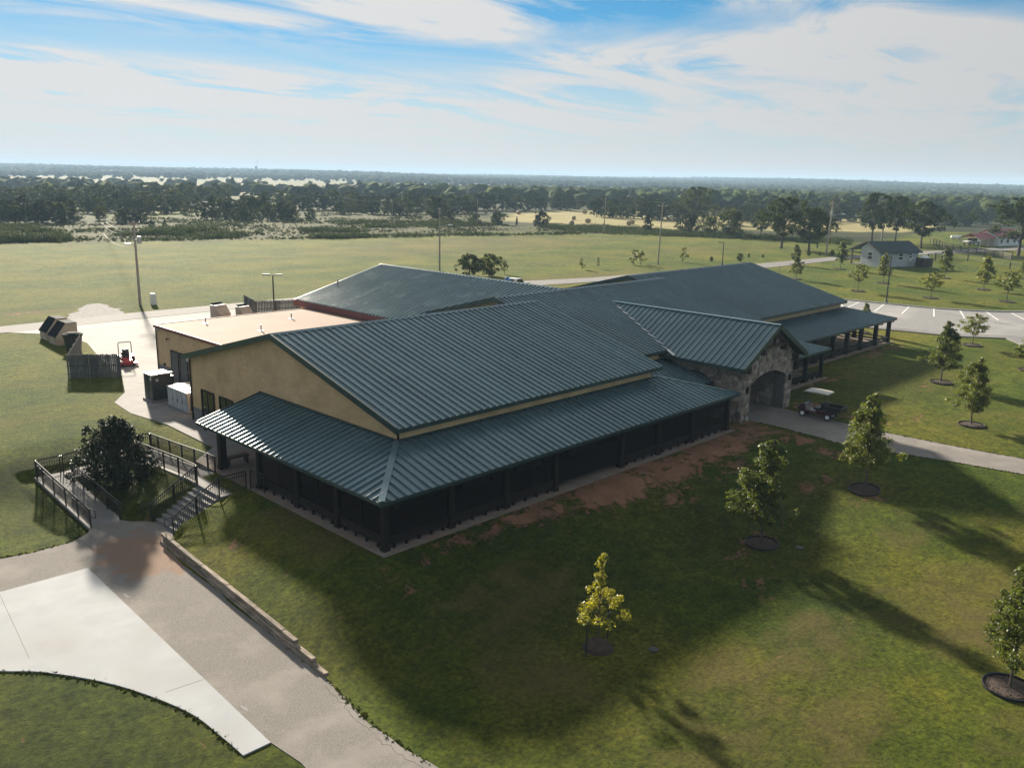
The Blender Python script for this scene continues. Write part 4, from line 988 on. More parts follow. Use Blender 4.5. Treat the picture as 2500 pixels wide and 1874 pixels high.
# ------------------------------------------------------------------ things in the yard
O_ = (25.3, 59.75, .03)
t = thing('transformer_cabinet', 'tall dark steel cabinet with a pale top on the yard concrete', 'electrical cabinet', O_)
def p_(mb, name, mat, parent=None, o=None, **k): return mb.build(name, MT[mat], parent or t, o or O_, **k)
p_(MB().box(24.62, 26.0, 59.1, 60.4, .18, 1.95), 'body', 'cabinet', bevel=.02)
p_(MB().box(24.5, 26.15, 58.98, 60.52, .03, .178), 'base', 'conc'); p_(MB().box(24.56, 26.06, 59.04, 60.46, 1.952, 2.02), 'top', 'cabtop', bevel=.02)
p_(MB().box(25.1, 26.1, 59.0, 59.3, 2.022, 2.06), 'lid', 'cabtop')
p_(MB().lathe((25.0, 59.095, 1.6), [(.11, 0), (.11, -.02), (.06, -.03)], 12, 'y'), 'gauge', 'galv'); p_(MB().box(24.6, 24.615, 59.15, 59.3, 1.6, 1.85), 'notice', 'white')
p_(MB().box(26.01, 26.25, 59.2, 60.2, .3, 1.75), 'side_box', 'black'); p_(MB().box(24.595, 24.612, 59.72, 59.76, .25, 1.9), 'door_gap', 'black')
O_ = (26.2, 56.2, .03)
t = thing('chiller_unit', 'grey metal chiller with a stained pale top beside the building corner', 'air conditioner', O_)
p_(MB().box(25.1, 27.4, 54.75, 57.75, .12, 1.42), 'body', 'unit'); p_(MB().box(25.05, 27.45, 54.7, 57.8, 1.422, 1.48), 'top', 'cabtop')
p_(MB().box(25.0, 27.5, 54.6, 57.9, -.05, .118), 'base', 'conc')
for y in (55.2, 55.9, 56.6, 57.25): p_(MB().box(25.075, 25.097, y - .28, y + .28, .2, 1.36), 'access_panel', 'unit')
for y in (55.55, 56.25, 56.93): p_(MB().box(25.05, 25.095, y - .03, y + .01, .6, .8), 'handle', 'darkmetal')
for x in (25.4, 25.75, 26.1, 26.45): p_(MB().box(x - .12, x + .12, 54.72, 54.745, .25, 1.3), 'coil_grille', 'darkmetal')
p_(MB().lathe((26.0, 55.45, 1.482), [(.42, 0), (.42, .05), (.36, .05), (.36, .01)], 20), 'fan_ring', 'darkmetal'); p_(MB().lathe((26.0, 56.9, 1.482), [(.42, 0), (.42, .05), (.36, .05), (.36, .01)], 20), 'fan_ring', 'darkmetal')

def dumpster(label, x, y, rz, lids=2, openlid=False, grp='beige dumpsters', sc=1.0):
    t = thing('dumpster', label, 'dumpster', (x, y, .04), rz, grp); t.scale = (sc, sc, sc)
    w, d = 1.0, .95
    MB().prism([(-d, 0), (d, 0), (d, 1.95), (-.05, 1.95), (-d, .80)], 'x', -w, w).build('body', MT['beige'], t, bevel=.02)
    for k in range(lids):
        a = -w + .06 + k * (2 * w - .06) / lids; b_ = a + (2 * w - .1) / lids - .03
        if openlid: MB().add([(a, .30, 1.98), (b_, .30, 1.98), (b_, .9, 2.25), (a, .9, 2.25), (a, .30, 1.94), (b_, .30, 1.94), (b_, .9, 2.21), (a, .9, 2.21)], [(0, 1, 2, 3), (7, 6, 5, 4), (0, 4, 5, 1), (1, 5, 6, 2), (2, 6, 7, 3), (3, 7, 4, 0)]).build('lid', MT['lid'], t)
        else: MB().prism([(-d - .07, .74), (-.06, 1.985), (-.06, 2.05), (-d - .13, .79)], 'x', a, b_).build('lid', MT['lid'], t)
    MB().box(-w, w, -.04, d, 1.951, 2.0).build('rear_lid', MT['lid'] if not openlid else MT['cabtop'], t)
    for s_ in (-1, 1):
        MB().box(s_ * (w + .06) - .055, s_ * (w + .06) + .055, -.3, .6, .9, 1.1).build('fork_pocket', MT['beige'], t)
        MB().box(s_ * w * .6 - .06, s_ * w * .6 + .06, -d - .03, -d - .002, .1, .72).build('rib', MT['beige'], t)
dumpster('nearest beige dumpster with dark lids beside the black bin', 27.7, 85.3, -PI / 2)
dumpster('farther beige dumpster with dark lids at the edge of the road', 27.9, 88.3, -PI / 2)
dumpster('tall beige dumpster with raised lid behind the flat roof', 45.2, 89.0, 0.25, 2, True, sc=.78)
dumpster('low beige dumpster with splayed grey lids behind the flat roof', 47.2, 87.4, .2, 2, True, sc=.7)
t = thing('trash_bin', 'black round trash bin with domed lid beside the dumpster', 'bin', (27.3, 81.7, .03))
MB().lathe((0, 0, 0), [(.62, 0), (.78, 1.25), (.82, 1.27), (.82, 1.33)], 20).build('body', MT['black'], t, smooth=False)
MB().lathe((0, 0, 1.335), [(.86, 0), (.84, .10), (.45, .24), (.001, .27)], 20).build('lid', MT['lid'], t); MB().box(-.1, .1, -.9, -.8, 1.0, 1.2).build('handle', MT['black'], t)

def picket_fence(name, label, segs, h=1.85, w=.14, gap=.003, z0=0, seed=1):
    """each board of the fence is a part; rails behind"""
    o = (*segs[0][0], z0); t = thing(name, label, 'fence', o); r = random.Random(seed)
    for a, b in segs:
        a, b = Vector((*a, z0)), Vector((*b, z0)); d = b - a; L_ = d.length; d.normalize(); n = Vector((-d.y, d.x, 0)); k = int(L_ / (w + gap))
        for i in range(k):
            c = a + d * ((i + .5) * L_ / k); hh = h + r.uniform(-.04, .03); q = w / 2 * r.uniform(.93, 1.0)
            MB().add([c - d * q, c + d * q, c + d * q + n * .022, c - d * q + n * .022] + [v + Vector((r.uniform(-.006, .006), 0, hh)) for v in (c - d * q, c + d * q, c + d * q + n * .022, c - d * q + n * .022)],
                     [(0, 3, 2, 1), (4, 5, 6, 7), (0, 1, 5, 4), (1, 2, 6, 5), (2, 3, 7, 6), (3, 0, 4, 7)]).build('board', MT['fence'], t, o)
        for z in (.35, 1.0, 1.6): MB().bar(a + n * .05 + Vector((0, 0, z)), b + n * .05 + Vector((0, 0, z)), .04, .09).build('rail', MT['fence'], t, o)
        for i in range(int(L_ / 2.2) + 1): q = a + d * min(L_, i * 2.2) + n * .11; MB().box(q.x - .05, q.x + .05, q.y - .05, q.y + .05, 0, h).build('post', MT['fence'], t, o)
picket_fence('board_fence', 'dark weathered board fence in two panels beside the red mower', [((26.15, 68.4), (23.2, 70.75)), ((23.2, 70.75), (26.9, 78.6))])
picket_fence('board_fence', 'grey board fence behind the flat roof beside the road', [((48.6, 87.4), (58.5, 83.4)), ((48.6, 87.4), (50.2, 93.0))], 1.9, .15, .012, 0, 4)

# red zero-turn mower facing the camera
t = thing('ride_on_mower', 'red zero turn mower with tall black roll bar on the concrete', 'mower', (28.3, 72.6, .035), -.25)
MB().prism([(-.75, -.95), (.75, -.95), (.80, -.80), (.80, -.15), (.5, -.05), (-.5, -.05), (-.80, -.15), (-.80, -.80)], 'z', .12, .27).build('mower_deck', MT['red'], t, bevel=.02)
MB().prism([(-1.05, .33), (-.95, .52), (-.2, .62), (-.1, .34)], 'x', -.32, .32).build('foot_plate', MT['red'], t)
MB().box(-.42, .42, -.15, .95, .35, .62).build('body', MT['red'], t, bevel=.04)
MB().box(-.30, .30, .42, .98, .625, .95).build('engine', MT['black'], t, bevel=.04)
s_ = MB().box(-.28, .28, -.12, .38, .625, .80).build('seat', MT['black'], t, bevel=.05); MB().box(-.27, .27, .30, .42, .82, 1.22).build('backrest', MT['black'], s_, bevel=.05)
for k in (-1, 1):
    w = MB().lathe((k * .58, .55, .30), [(.20, -.13), (.30, -.11), (.30, .11), (.20, .13)], 18, 'x').build('rear_wheel', MT['rubber'], t); MB().lathe((k * .58, .55, .30), [(.15, -.135), (.15, .135)], 12, 'x').build('rim', MT['cream'], w)
    MB().lathe((k * .40, -1.05, .16), [(.10, -.06), (.16, -.05), (.16, .05), (.10, .06)], 14, 'x').build('caster', MT['rubber'], t)
    MB().bar((k * .40, -1.05, .30), (k * .34, -.6, .48), .06).build('caster_arm', MT['red'], t)
    MB().path([(k * .34, -.1, .7), (k * .30, -.32, 1.02), (k * .10, -.36, 1.02)], .02).build('control_lever', MT['black'], t)
    MB().box(k * .50 - .12, k * .50 + .12, .05, .95, .63, .72).build('fender', MT['red'], t)
MB().path([(-.50, .50, .5), (-.50, .50, 1.72), (-.44, .50, 1.80), (.44, .50, 1.80), (.50, .50, 1.72), (.50, .50, .5)], .035, 8).build('roll_bar', MT['darkmetal'], t)

# golf cart with a cargo bed; nose towards the stone porch
t = thing('golf_cart', 'dark utility golf cart with cream canopy parked by the stone arch', 'golf cart', (56.95, 25.85, .02), .06)
def g(mb, n, m, pr=None, **k): return mb.build(n, MT[m], pr or t, **k)
g(MB().prism([(-1.05, .32), (1.15, .32), (1.30, .45), (1.28, .62), (.95, .86), (.78, .86), (.66, .50), (.05, .46), (.0, .60), (-.45, .62), (-1.1, .55)], 'x', -.52, .52), 'body', 'maroon', bevel=.03)
g(MB().prism([(.66, .88), (.98, .875), (1.20, .72), (1.22, .66), (.95, .80)], 'x', -.50, .50), 'front_cowl', 'black')
s_ = g(MB().box(-.50, .50, -.32, .20, .625, .76), 'seat', 'black', bevel=.04); g(MB().box(-.50, .50, -.42, -.33, .78, 1.12), 'backrest', 'black', s_, bevel=.03)
bed = g(MB().box(-.60, .60, -1.75, -.55, .66, .72), 'cargo_bed', 'black')
for a in ((-.60, -.56, -1.75, -.55), (.56, .60, -1.75, -.55), (-.56, .56, -.59, -.55)): g(MB().box(a[0], a[1], a[2], a[3], .722, 1.0), 'bed_side', 'black', bed)
g(MB().box(-.56, .56, -1.75, -1.71, .722, .98), 'tailgate', 'black', bed)
cn = MB()
prof = [(-.78, 1.80), (-.72, 1.845), (0, 1.875), (.85, 1.845), (.95, 1.80), (.95, 1.77), (-.78, 1.77)]
g(cn.prism(prof, 'x', -.60, .60), 'canopy', 'cream', bevel=.03)
for k in (-1, 1):
    g(MB().path([(k * .50, .88, .84), (k * .52, .70, 1.78)], .02), 'front_strut', 'black'); g(MB().path([(k * .50, -.50, .72), (k * .52, -.62, 1.78)], .02), 'rear_strut', 'black')
    for y in (.89, -.88):
        w = g(MB().lathe((k * .50, y, .23), [(.14, -.10), (.23, -.09), (.23, .09), (.14, .10)], 18, 'x'), 'wheel', 'rubber'); g(MB().lathe((k * .50, y, .23), [(.13, -.108), (.145, -.10), (.145, .10), (.13, .108)], 14, 'x'), 'rim', 'whitepaint', w)
    g(MB().lathe((k * .34, 1.29, .56), [(.07, 0), (.06, .03)], 10, 'y'), 'headlight', 'cream')
    g(MB().path([(k * .53, -.30, .80), (k * .53, -.30, .92), (k * .53, .08, .92), (k * .53, .12, .78)], .014), 'arm_rest', 'black')
sw = g(MB().path([(-.22, .72, .80), (-.22, .48, 1.05)], .02), 'steering_column', 'black')
g(MB().path([(-.22 + .17 * math.cos(a * PI / 6), .47 + .11 * math.sin(a * PI / 6), 1.06 + .12 * math.sin(a * PI / 6)) for a in range(13)], .015), 'steering_wheel', 'black', sw)
g(MB().box(-.52, .52, .2, .64, .455, .475), 'floor_mat', 'rubber')

# porch bench, two stakes, sundries
t = thing('bench', 'dark wooden bench on the porch beside the end post', 'bench', (22.35, 43.3, .04))
MB().box(-.55, .75, -.22, .22, .40, .48).build('seat', MT['wood'], t)
for x in (-.45, .65): MB().box(x - .05, x + .05, -.2, .2, 0, .398).build('leg', MT['wood'], t)
def stake(label, xy, h, tip):
    z = float(gz(*xy)); t = thing('tree_stake', label, 'stake', (*xy, z), 0, 'stakes of the yellow sapling')
    MB().bar((0, 0, -.2), (.03, .0, h), .05, .05).build('post', MT['darkmetal'], t)
    if tip: MB().bar((.03, 0, h + .001), (.032, 0, h + .12), .052, .052).build('tip', MT['whitepaint'], t)
stake('green metal stake with a white tip left of the yellow sapling', (23.30, 18.62), 1.45, True)
stake('plain dark metal stake right of the yellow sapling', (24.97, 18.91), 1.45, False)
def cover(label, xy):
    z = float(gz(*xy)); t = thing('valve_cover', label, 'cover', (*xy, z), 0, 'dark covers in the lawn')
    MB().lathe((0, 0, .0), [(.20, 0), (.20, .03), (.16, .05), (.001, .055)], 12).build('lid', MT['black'], t)
cover('dark round cover in the grass right of the yellow sapling', (25.59, 17.14)); cover('dark round cover in the grass right of the middle maple', (38.53, 17.71))
t = thing('utility_pedestal', 'white utility pedestal in the grass beside the road pole', 'utility box', (*(44.19, 103.74), 0))
MB().box(-.28, .28, -.28, .28, 0, 1.15).build('body', MT['whitepaint'], t, bevel=.03); MB().lathe((0, 0, 1.152), [(.33, 0), (.33, .12), (.2, .2), (.001, .21)], 12).build('cap', MT['whitepaint'], t)
t = thing('bollard', 'short dark bollard on the corner of the car park pavement', 'bollard', (*(99.94, 31.68), .1))
MB().lathe((0, 0, 0), [(.11, 0), (.11, 1.0), (.06, 1.06)], 10).build('post', MT['darkmetal'], t)

# ------------------------------------------------------------------ poles and wires
TOPS = {}
def upole(key, label, base, topy, r=.15, arms=(), lamp=None, can=0, lean=0.0, double=False):
    x, y = base; z = float(gz(x, y)); h = topy
    t = thing('utility_pole', label, 'utility pole', (x, y, z), 0, 'wooden utility poles')
    MB().tube((0, 0, -.3), (lean, 0, h), r, r * .62, 10).build('pole', MT['pole'], t)
    for zz, w, ang in arms:
        c, s = math.cos(ang), math.sin(ang); a = MB().bar((-c * w + lean, -s * w, zz), (c * w + lean, s * w, zz), .10, .12).build('crossarm', MT['pole'], t)
        for k in (-.92, 0, .92): MB().lathe((c * w * k + lean, s * w * k, zz + .06), [(.04, 0), (.07, .06), (.04, .16)], 8).build('insulator', MT['galv'], a)
    for k in range(can):
        MB().lathe((.38, -.05 + .5 * k - .2, h * .74), [(.24, 0), (.26, .05), (.26, .75), (.18, .82)], 12).build('transformer', MT['galv'], t); MB().bar((0, 0, h * .74 + .5), (.38, 0, h * .74 + .5), .08).build('bracket', MT['galv'], t)
    if lamp:
        zz, ln, ang = lamp; c, s = math.cos(ang), math.sin(ang)
        MB().path([(0, 0, zz), (c * ln * .5, s * ln * .5, zz + .45), (c * ln, s * ln, zz + .55)], .04).build('lamp_arm', MT['galv'], t)
        MB().add([(c * ln - s * .14, s * ln + c * .14, zz + .50), (c * ln + s * .14, s * ln - c * .14, zz + .50), (c * (ln + .8) + s * .12, s * (ln + .8) - c * .12, zz + .52), (c * (ln + .8) - s * .12, s * (ln + .8) + c * .12, zz + .52),
                  (c * ln - s * .08, s * ln + c * .08, zz + .66), (c * ln + s * .08, s * ln - c * .08, zz + .66), (c * (ln + .7) + s * .06, s * (ln + .7) - c * .06, zz + .66), (c * (ln + .7) - s * .06, s * (ln + .7) + c * .06, zz + .66)],
                 [(0, 3, 2, 1), (4, 5, 6, 7), (0, 1, 5, 4), (1, 2, 6, 5), (2, 3, 7, 6), (3, 0, 4, 7)]).build('lamp_head', MT['whitepaint'], t)
    TOPS[key] = Vector((x + lean, y, z + h)); return t
RD = -PI / 4
tL = upole('L', 'tall wooden pole with transformer gear beside the service road', (42.67, 103.96), 9.89, .17, ((9.89 - .25, .7, 2.4), (9.89 - 1.2, .5, 2.4)), (9.89 * .68, .5, PI), 1)
upole('M', 'bare wooden pole with crossarm and street lamp behind the left roof ridge', (97.09, 112.63), 10.45, .16, ((10.45 - .9, .7, 1.2), (10.45 - .3, .5, 1.2)), (10.45 * .68, 1.4, RD))
upole('P1', 'thin leftmost pole of the far wire line above the thicket', (207.22, 334.42), 6.61, .15, ((6.61 - .5, 1.1, .7),))
upole('P2', 'thin pole of the far wire line, second from the left', (201.10, 293.77), 7.12, .15, ((7.12 - .5, 1.1, .7),))
upole('P3', 'thin far pole standing before the dark bushes, third from the left', (171.60, 221.71), 7.60, .15, ((7.60 - .5, 1.1, .7),))
upole('P4', 'far pole with crossarm left of the round bushes in the hayfield edge', (196.59, 209.47), 8.14, .15, ((8.14 - .7, 1.1, .7),))
upole('P5', 'far pole at the near edge of the hayfield', (198.26, 158.54), 10.21, .15, ((10.21 - .5, .8, .7),), lean=.3)
upole('P6', 'pale pole with street lamp beside the far kerb of the road', (137.47, 96.58), 11.48, .15, ((11.48 - .6, .9, -.8),), (11.48 * .74, 1.5, RD), lean=.5)
upole('P7', 'leaning pole with street lamp and transformer left of the small shed', (187.96, 87.28), 11.77, .2, ((11.77 - .6, .7, 1.2),), (11.77 * .72, 2.6, RD), 1, lean=1.0)
upole('P8', 'pole rising behind the roof of the small shed', (247.54, 99.31), 11.15, .2, ((11.15 - 3.2, 1.0, .3),), lean=.7)
def wires(label, a, b, offs, sag, n=10):
    A, B = TOPS[a] if isinstance(a, str) else Vector(a), TOPS[b] if isinstance(b, str) else Vector(b)
    d = (B - A).normalized(); s = Vector((-d.y, d.x, 0))
    for ki, (o, dz) in enumerate(offs):
        pts = []
        for i in range(n + 1):
            u = i / n; p = A + (B - A) * u + s * o + Vector((0, 0, dz - sag * 4 * u * (1 - u))); pts.append(p - A)
        w = MB().path(pts, .022, 4).build('overhead_wire', MT['wire']); w.location = A; tag(w, ('left upper ', 'right upper ', 'lower ', 'lowest ')[ki] + label, 'wire', 'overhead wires')
three = ((-1.0, -.35), (1.0, -.35), (0, -2.0))
wires('wire running off left of the first far pole', (186.79, 352.54)+(11.0,), 'P1', three, .8)
for a, b, w in (('P1', 'P2', 'between the first and second far poles'), ('P2', 'P3', 'between the second and third far poles'), ('P3', 'P4', 'from the third far pole to the hayfield bushes'), ('P4', 'P5', 'sagging across the hayfield'), ('P5', 'P7', 'crossing in front of the oaks'), ('P7', 'P8', 'between the two poles by the shed')):
    wires('wire ' + w, a, b, three, 1.0)
wires('wire leaving the tall road pole towards the thicket', 'L', (84.80, 224.46)+(3.0,), ((-.5, -.2), (.5, -.2), (0, -1.1), (.2, -3.0)), .9)

def lamp_post(label, base, topy, heads):
    x, y = base; z = float(gz(x, y)); t = thing('lamp_post', label, 'lamp post', (x, y, z), 0, 'black car park lamp posts')
    MB().tube((0, 0, 0), (0, 0, topy), .10, .075, 8).build('pole', MT['darkmetal'], t); MB().lathe((0, 0, 0), [(.25, 0), (.25, .35), (.2, .4)], 10).build('base', MT['conc'], t)
    for a in heads:
        c, s = math.cos(a), math.sin(a); h = MB().bar((c * .05, s * .05, topy - .06), (c * .35, s * .35, topy - .06), .06).build('arm', MT['darkmetal'], t)
        MB().bar((c * .3, s * .3, topy), (c * 1.1, s * 1.1, topy), .42, .13).build('lamp_head', MT['darkmetal'], h)
lamp_post('black lamp post with twin heads behind the flat roof', (50.61, 87.02), 4.72, (RD, RD + PI))
lamp_post('black lamp post with one head beside the far field road', (147.88, 89.06), 4.34, (RD + PI,))
lamp_post('slender black lamp post on the kerb of the car park', (120.00, 46.54), 6.38, (RD + PI,))
lamp_post('distant pale lamp pole beside the red roofed house', (282.68, 82.28), 6.68, (RD + PI,))

# ------------------------------------------------------------------ small shed and its neighbours
O_ = (0, 0, 0); SHED = (171.27, 68.68, 0); SRZ = math.radians(-23.8)
t = thing('small_shed', 'small pale sided shed with dark roof and side porch', 'shed', SHED, SRZ)
LX, WY = 9.8, 5.0
p_(MB().prism([(0, -.2), (WY, -.2), (WY, 3.45), (3.2, 4.5), (0, 2.95)], 'x', 0, LX), 'wall', 'paleshed')
rf = p_(MB().prism([(-.6, 2.78), (3.2, 4.72), (7.9, 2.86), (7.9, 2.70), (3.2, 4.54), (-.6, 2.62)], 'x', -.5, LX + .5), 'roof', 'tealroof')
p_(MB().bar((-.54, -.62, 2.70), (-.54, 3.2, 4.64), .08, .24).bar((-.54, 3.2, 4.64), (-.54, 7.92, 2.78), .08, .24), 'barge_board', 'wood', rf)
for x, y in ((.1, 7.5), (LX - .2, 7.5)): p_(MB().box(x - .13, x + .13, y - .13, y + .13, 0, 2.8), 'porch_post', 'wood')
p_(MB().box(0, LX, 5.05, 7.7, -.2, .08), 'porch_slab', 'conc')
sid = MB()
for k in range(12): sid.box(-.03, -.004, .02, WY - .02, .24 * k + .02, .24 * k + .05); sid.box(.02, LX - .02, -.03, -.004, .24 * k + .02, .24 * k + .05)
p_(sid, 'siding_lap', 'paleshed', kind='stuff')
def win(face, a, z0, w_, h_):
    """white framed sash window on the gable (x = 0) or the long side (y = 0)"""
    B = (lambda u0, u1, d0, d1, z0, z1: MB().box(-d1, -d0, u0, u1, z0, z1)) if face == 'x' else (lambda u0, u1, d0, d1, z0, z1: MB().box(u0, u1, -d1, -d0, z0, z1))
    f = p_(B(a, a + w_, .034, .08, z0, z0 + h_), 'window', 'whitepaint')
    m = z0 + h_ / 2
    p_(B(a + .16, a + w_ - .16, .082, .10, z0 + .16, m - .06), 'pane', 'glass', f); p_(B(a + .16, a + w_ - .16, .082, .10, m + .06, z0 + h_ - .16), 'pane', 'glass', f)
win('x', 1.75, 1.15, 1.45, 1.6); win('y', 4.6, 1.15, 1.3, 1.5); win('y', 7.2, 1.5, 1.0, 1.15)
for x, y in ((4.2, 2.6), (6.8, 2.7)): p_(MB().tube((x, y, 4.1), (x, y, 4.85), .09), 'vent_pipe', 'darkmetal', rf)
ac = p_(MB().box(7.3, 8.4, -.75, -.035, .95, 1.6), 'air_conditioner', 'whitepaint'); p_(MB().box(7.4, 8.3, -.775, -.752, 1.03, 1.52), 'grille', 'galv', ac)
t = thing('wooden_enclosure', 'brown wooden enclosure with a white tank top beside the shed', 'enclosure', SHED, SRZ)
for k in range(9): p_(MB().box(8.86, 8.90, -2.5 + k * .24, -2.5 + k * .24 + .23, 0, 1.75), 'board', 'wood')
for k in range(9): p_(MB().box(8.92 + k * .24, 8.92 + k * .24 + .23, -2.56, -2.52, 0, 1.75), 'board', 'wood')
p_(MB().lathe((9.95, -1.5, 0), [(.85, 0), (.85, 1.7), (.75, 2.0), (.25, 2.2), (.001, 2.2)], 16), 'tank', 'whitepaint')

def pickup(label, x, y, rz, load=False):
    t = thing('pickup_truck', label, 'pickup truck', (x, y, float(gz(x, y)) + .03), rz)
    b = MB().prism([(-2.7, .55), (2.55, .5), (2.7, .75), (2.65, 1.05), (1.35, 1.18), (-2.7, 1.15)], 'x', -.93, .93).build('body', MT['whitepaint'], t, bevel=.05)
    MB().prism([(1.3, 1.185), (.55, 1.82), (-.85, 1.86), (-1.05, 1.185)], 'x', -.80, .80).build('cab', MT['whitepaint'], t, bevel=.05)
    for k in (-1, 1):
        MB().prism([(1.08, 1.24), (.48, 1.74), (-.72, 1.76), (-.86, 1.24)], 'x', k * .805, k * .812).build('side_window', MT['glass'], t)
        for yy_ in (1.75, -1.65):
            w = MB().lathe((k * .82, yy_, .40), [(.24, -.13), (.40, -.12), (.40, .12), (.24, .13)], 16, 'x').build('wheel', MT['rubber'], t); MB().lathe((k * .82, yy_, .40), [(.22, -.14), (.22, .14)], 12, 'x').build('rim', MT['galv'], w)
    MB().add([(-.72, 1.33, 1.24), (.72, 1.33, 1.24), (.68, .66, 1.77), (-.68, .66, 1.77)], [(0, 1, 2, 3)]).build('windscreen', MT['glass'], t)
    if load:
        MB().lathe((-.3, -1.6, 1.155), [(.32, 0), (.34, .5), (.30, .9), (.2, .95)], 12).build('barrel', MT['blue'], t); MB().lathe((.4, -2.0, 1.155), [(.30, 0), (.32, .5), (.28, .8)], 12).build('barrel', MT['blue'], t); MB().box(-.3, .5, -1.4, -1.1, 1.155, 1.8).build('crate', MT['darkmetal'], t, bevel=.03)
pickup('white pickup with blue barrels in its bed, behind the left roof ridge', *(88.18, 86.08), -1.35, True)
pickup('white pickup parked in front of the red roofed house', *(255.70, 78.36), 1.2)

O_ = (*(262.97, 74.65), 0)
hw = thing('farmhouse', 'white house with red roof half hidden by the dark tree', 'house', O_, -.25); hw.scale = (.72, .72, .72)
def hq(mb, n, m, pr=None, **k): return mb.build(n, MT[m], pr or hw, **k)
hq(MB().box(-6, 9, -4.5, 4.5, 0, 3.4), 'wall', 'whitepaint'); hq(MB().prism([(-5.4, 3.3), (0, 6.0), (5.4, 3.3), (5.4, 3.1), (0, 5.75), (-5.4, 3.1)], 'x', -6.6, 9.6), 'roof', 'redroof')
hq(MB().prism([(-4.5, 3.4), (0, 5.7), (4.5, 3.4)], 'x', -5.95, 8.95), 'gable_wall', 'whitepaint')
hq(MB().prism([(-4.2, 3.0), (0, 4.6), (4.2, 3.0), (4.2, 2.85), (0, 4.4), (-4.2, 2.85)], 'x', -17, -6.65), 'carport_roof', 'redroof')
for x in (-16.5, -11.5, -7.2):
    for y in (-3.8, 3.8): hq(MB().box(x - .12, x + .12, y - .12, y + .12, 0, 2.95), 'carport_post', 'whitepaint')
for x in (-4, 0, 4.5):
    w = hq(MB().box(x - .7, x + .7, -4.56, -4.505, 1.0, 2.5), 'window', 'cream'); hq(MB().box(x - .6, x + .6, -4.58, -4.562, 1.1, 2.4), 'pane', 'glass', w)
O_ = (*(275.47, 88.89), 0)
t = thing('propane_tank', 'long white propane tank on the grass left of the red roofed house', 'tank', O_, -.55); t.scale = (.62, .62, .62)
MB().lathe((-2.4, 0, 1.25), [(.001, -.5), (.45, -.42), (.75, -.15), (.82, .1), (.82, 4.7), (.75, 4.95), (.45, 5.2), (.001, 5.3)], 16, 'x').build('shell', MT['whitepaint'], t, smooth=True)
for x in (-1.6, 1.6): MB().box(x - .15, x + .15, -.5, .5, 0, .6).build('saddle', MT['conc'], t)
MB().lathe((0, 0, 2.06), [(.25, 0), (.25, .2), (.001, .26)], 10).build('dome', MT['whitepaint'], t)

# fences at the right
def rail_fence(name, label, a, b, step, h, rails, mat='wood', pw=.14, rw=.05, rh=.14, brace=False):
    a, b = Vector((*a, 0)), Vector((*b, 0)); d = b - a; L_ = d.length; n = max(1, int(L_ / step)); t = thing(name, label, 'fence', a)
    for i in range(n + 1):
        q = d * (i / n); z = float(gz(q.x + a.x, q.y + a.y)); MB().box(q.x - pw / 2, q.x + pw / 2, q.y - pw / 2, q.y + pw / 2, z - .2, z + h).build('post', MT[mat], t)
        if i < n:
            for rz in rails:
                p2 = d * ((i + 1) / n); MB().bar((q.x, q.y, z + rz), (p2.x, p2.y, float(gz(p2.x + a.x, p2.y + a.y)) + rz), rw, rh).build('rail', MT[mat], t)
            if brace and i % 2: p2 = d * ((i + 1) / n); MB().bar((q.x, q.y, .2), (p2.x, p2.y, h - .15), .06).build('brace', MT[mat], t)
rail_fence('rail_fence', 'dark four rail wooden fence in front of the red roofed house', (235.59, 78.26), (214.37, 57.17), 3.6, 1.55, (.35, .72, 1.08, 1.42))
rail_fence('rail_fence', 'short dark rail fence running back beside the stop sign', (235.59, 78.26), (251.37, 87.49), 3.6, 1.55, (.35, .9, 1.42))
rail_fence('pipe_fence', 'long low dark pipe fence along the edge of the tree lawn', (207.54, 67.91), (179.92, 39.73), 7.0, 1.5, (.75, 1.45), 'darkmetal', .16, .06, .06)
rail_fence('pipe_gate', 'braced dark metal gate across the drive beside the shed', (192.35, 67.03), (207.54, 67.91), 5.0, 1.7, (.2, .6, 1.0, 1.4, 1.65), 'darkmetal', .2, .06, .08, True)
rail_fence('wire_fence', 'thin post and wire fence along the road by the shed', (138.53, 77.79), (176.03, 69.97), 6.5, 1.1, (.4, .75, 1.05), 'galv', .06, .015, .015)
O_ = (*(232.33, 77.15), 0)
t = thing('stop_sign', 'small red octagonal stop sign at the drive gate', 'sign', O_, RD + PI / 2 - .35)
MB().tube((0, 0, 0), (0, 0, 2.3), .05).build('pole', MT['galv'], t)
MB().prism([(.48 * math.cos(PI / 8 + k * PI / 4), 2.45 + .48 * math.sin(PI / 8 + k * PI / 4)) for k in range(8)], 'y', -.08, -.055).build('border', MT['whitepaint'], t)
pl = MB().prism([(.44 * math.cos(PI / 8 + k * PI / 4), 2.45 + .44 * math.sin(PI / 8 + k * PI / 4)) for k in range(8)], 'y', -.10, -.081).build('plate', MT['stop'], t)
tc_ = bpy.data.curves.new('lettering', 'FONT'); tc_.body = 'STOP'; tc_.size = .32; tc_.align_x = 'CENTER'; tc_.align_y = 'CENTER'; tc_.extrude = .002; tc_.materials.append(MT['whitepaint'])
tmp_ = bpy.data.objects.new('lettering_curve', tc_); tm_ = bpy.data.meshes.new_from_object(tmp_); bpy.data.objects.remove(tmp_); to_ = newobj('lettering', tm_, pl); to_.location = (0, -.104, 2.45); to_.rotation_euler = (PI / 2, 0, 0)

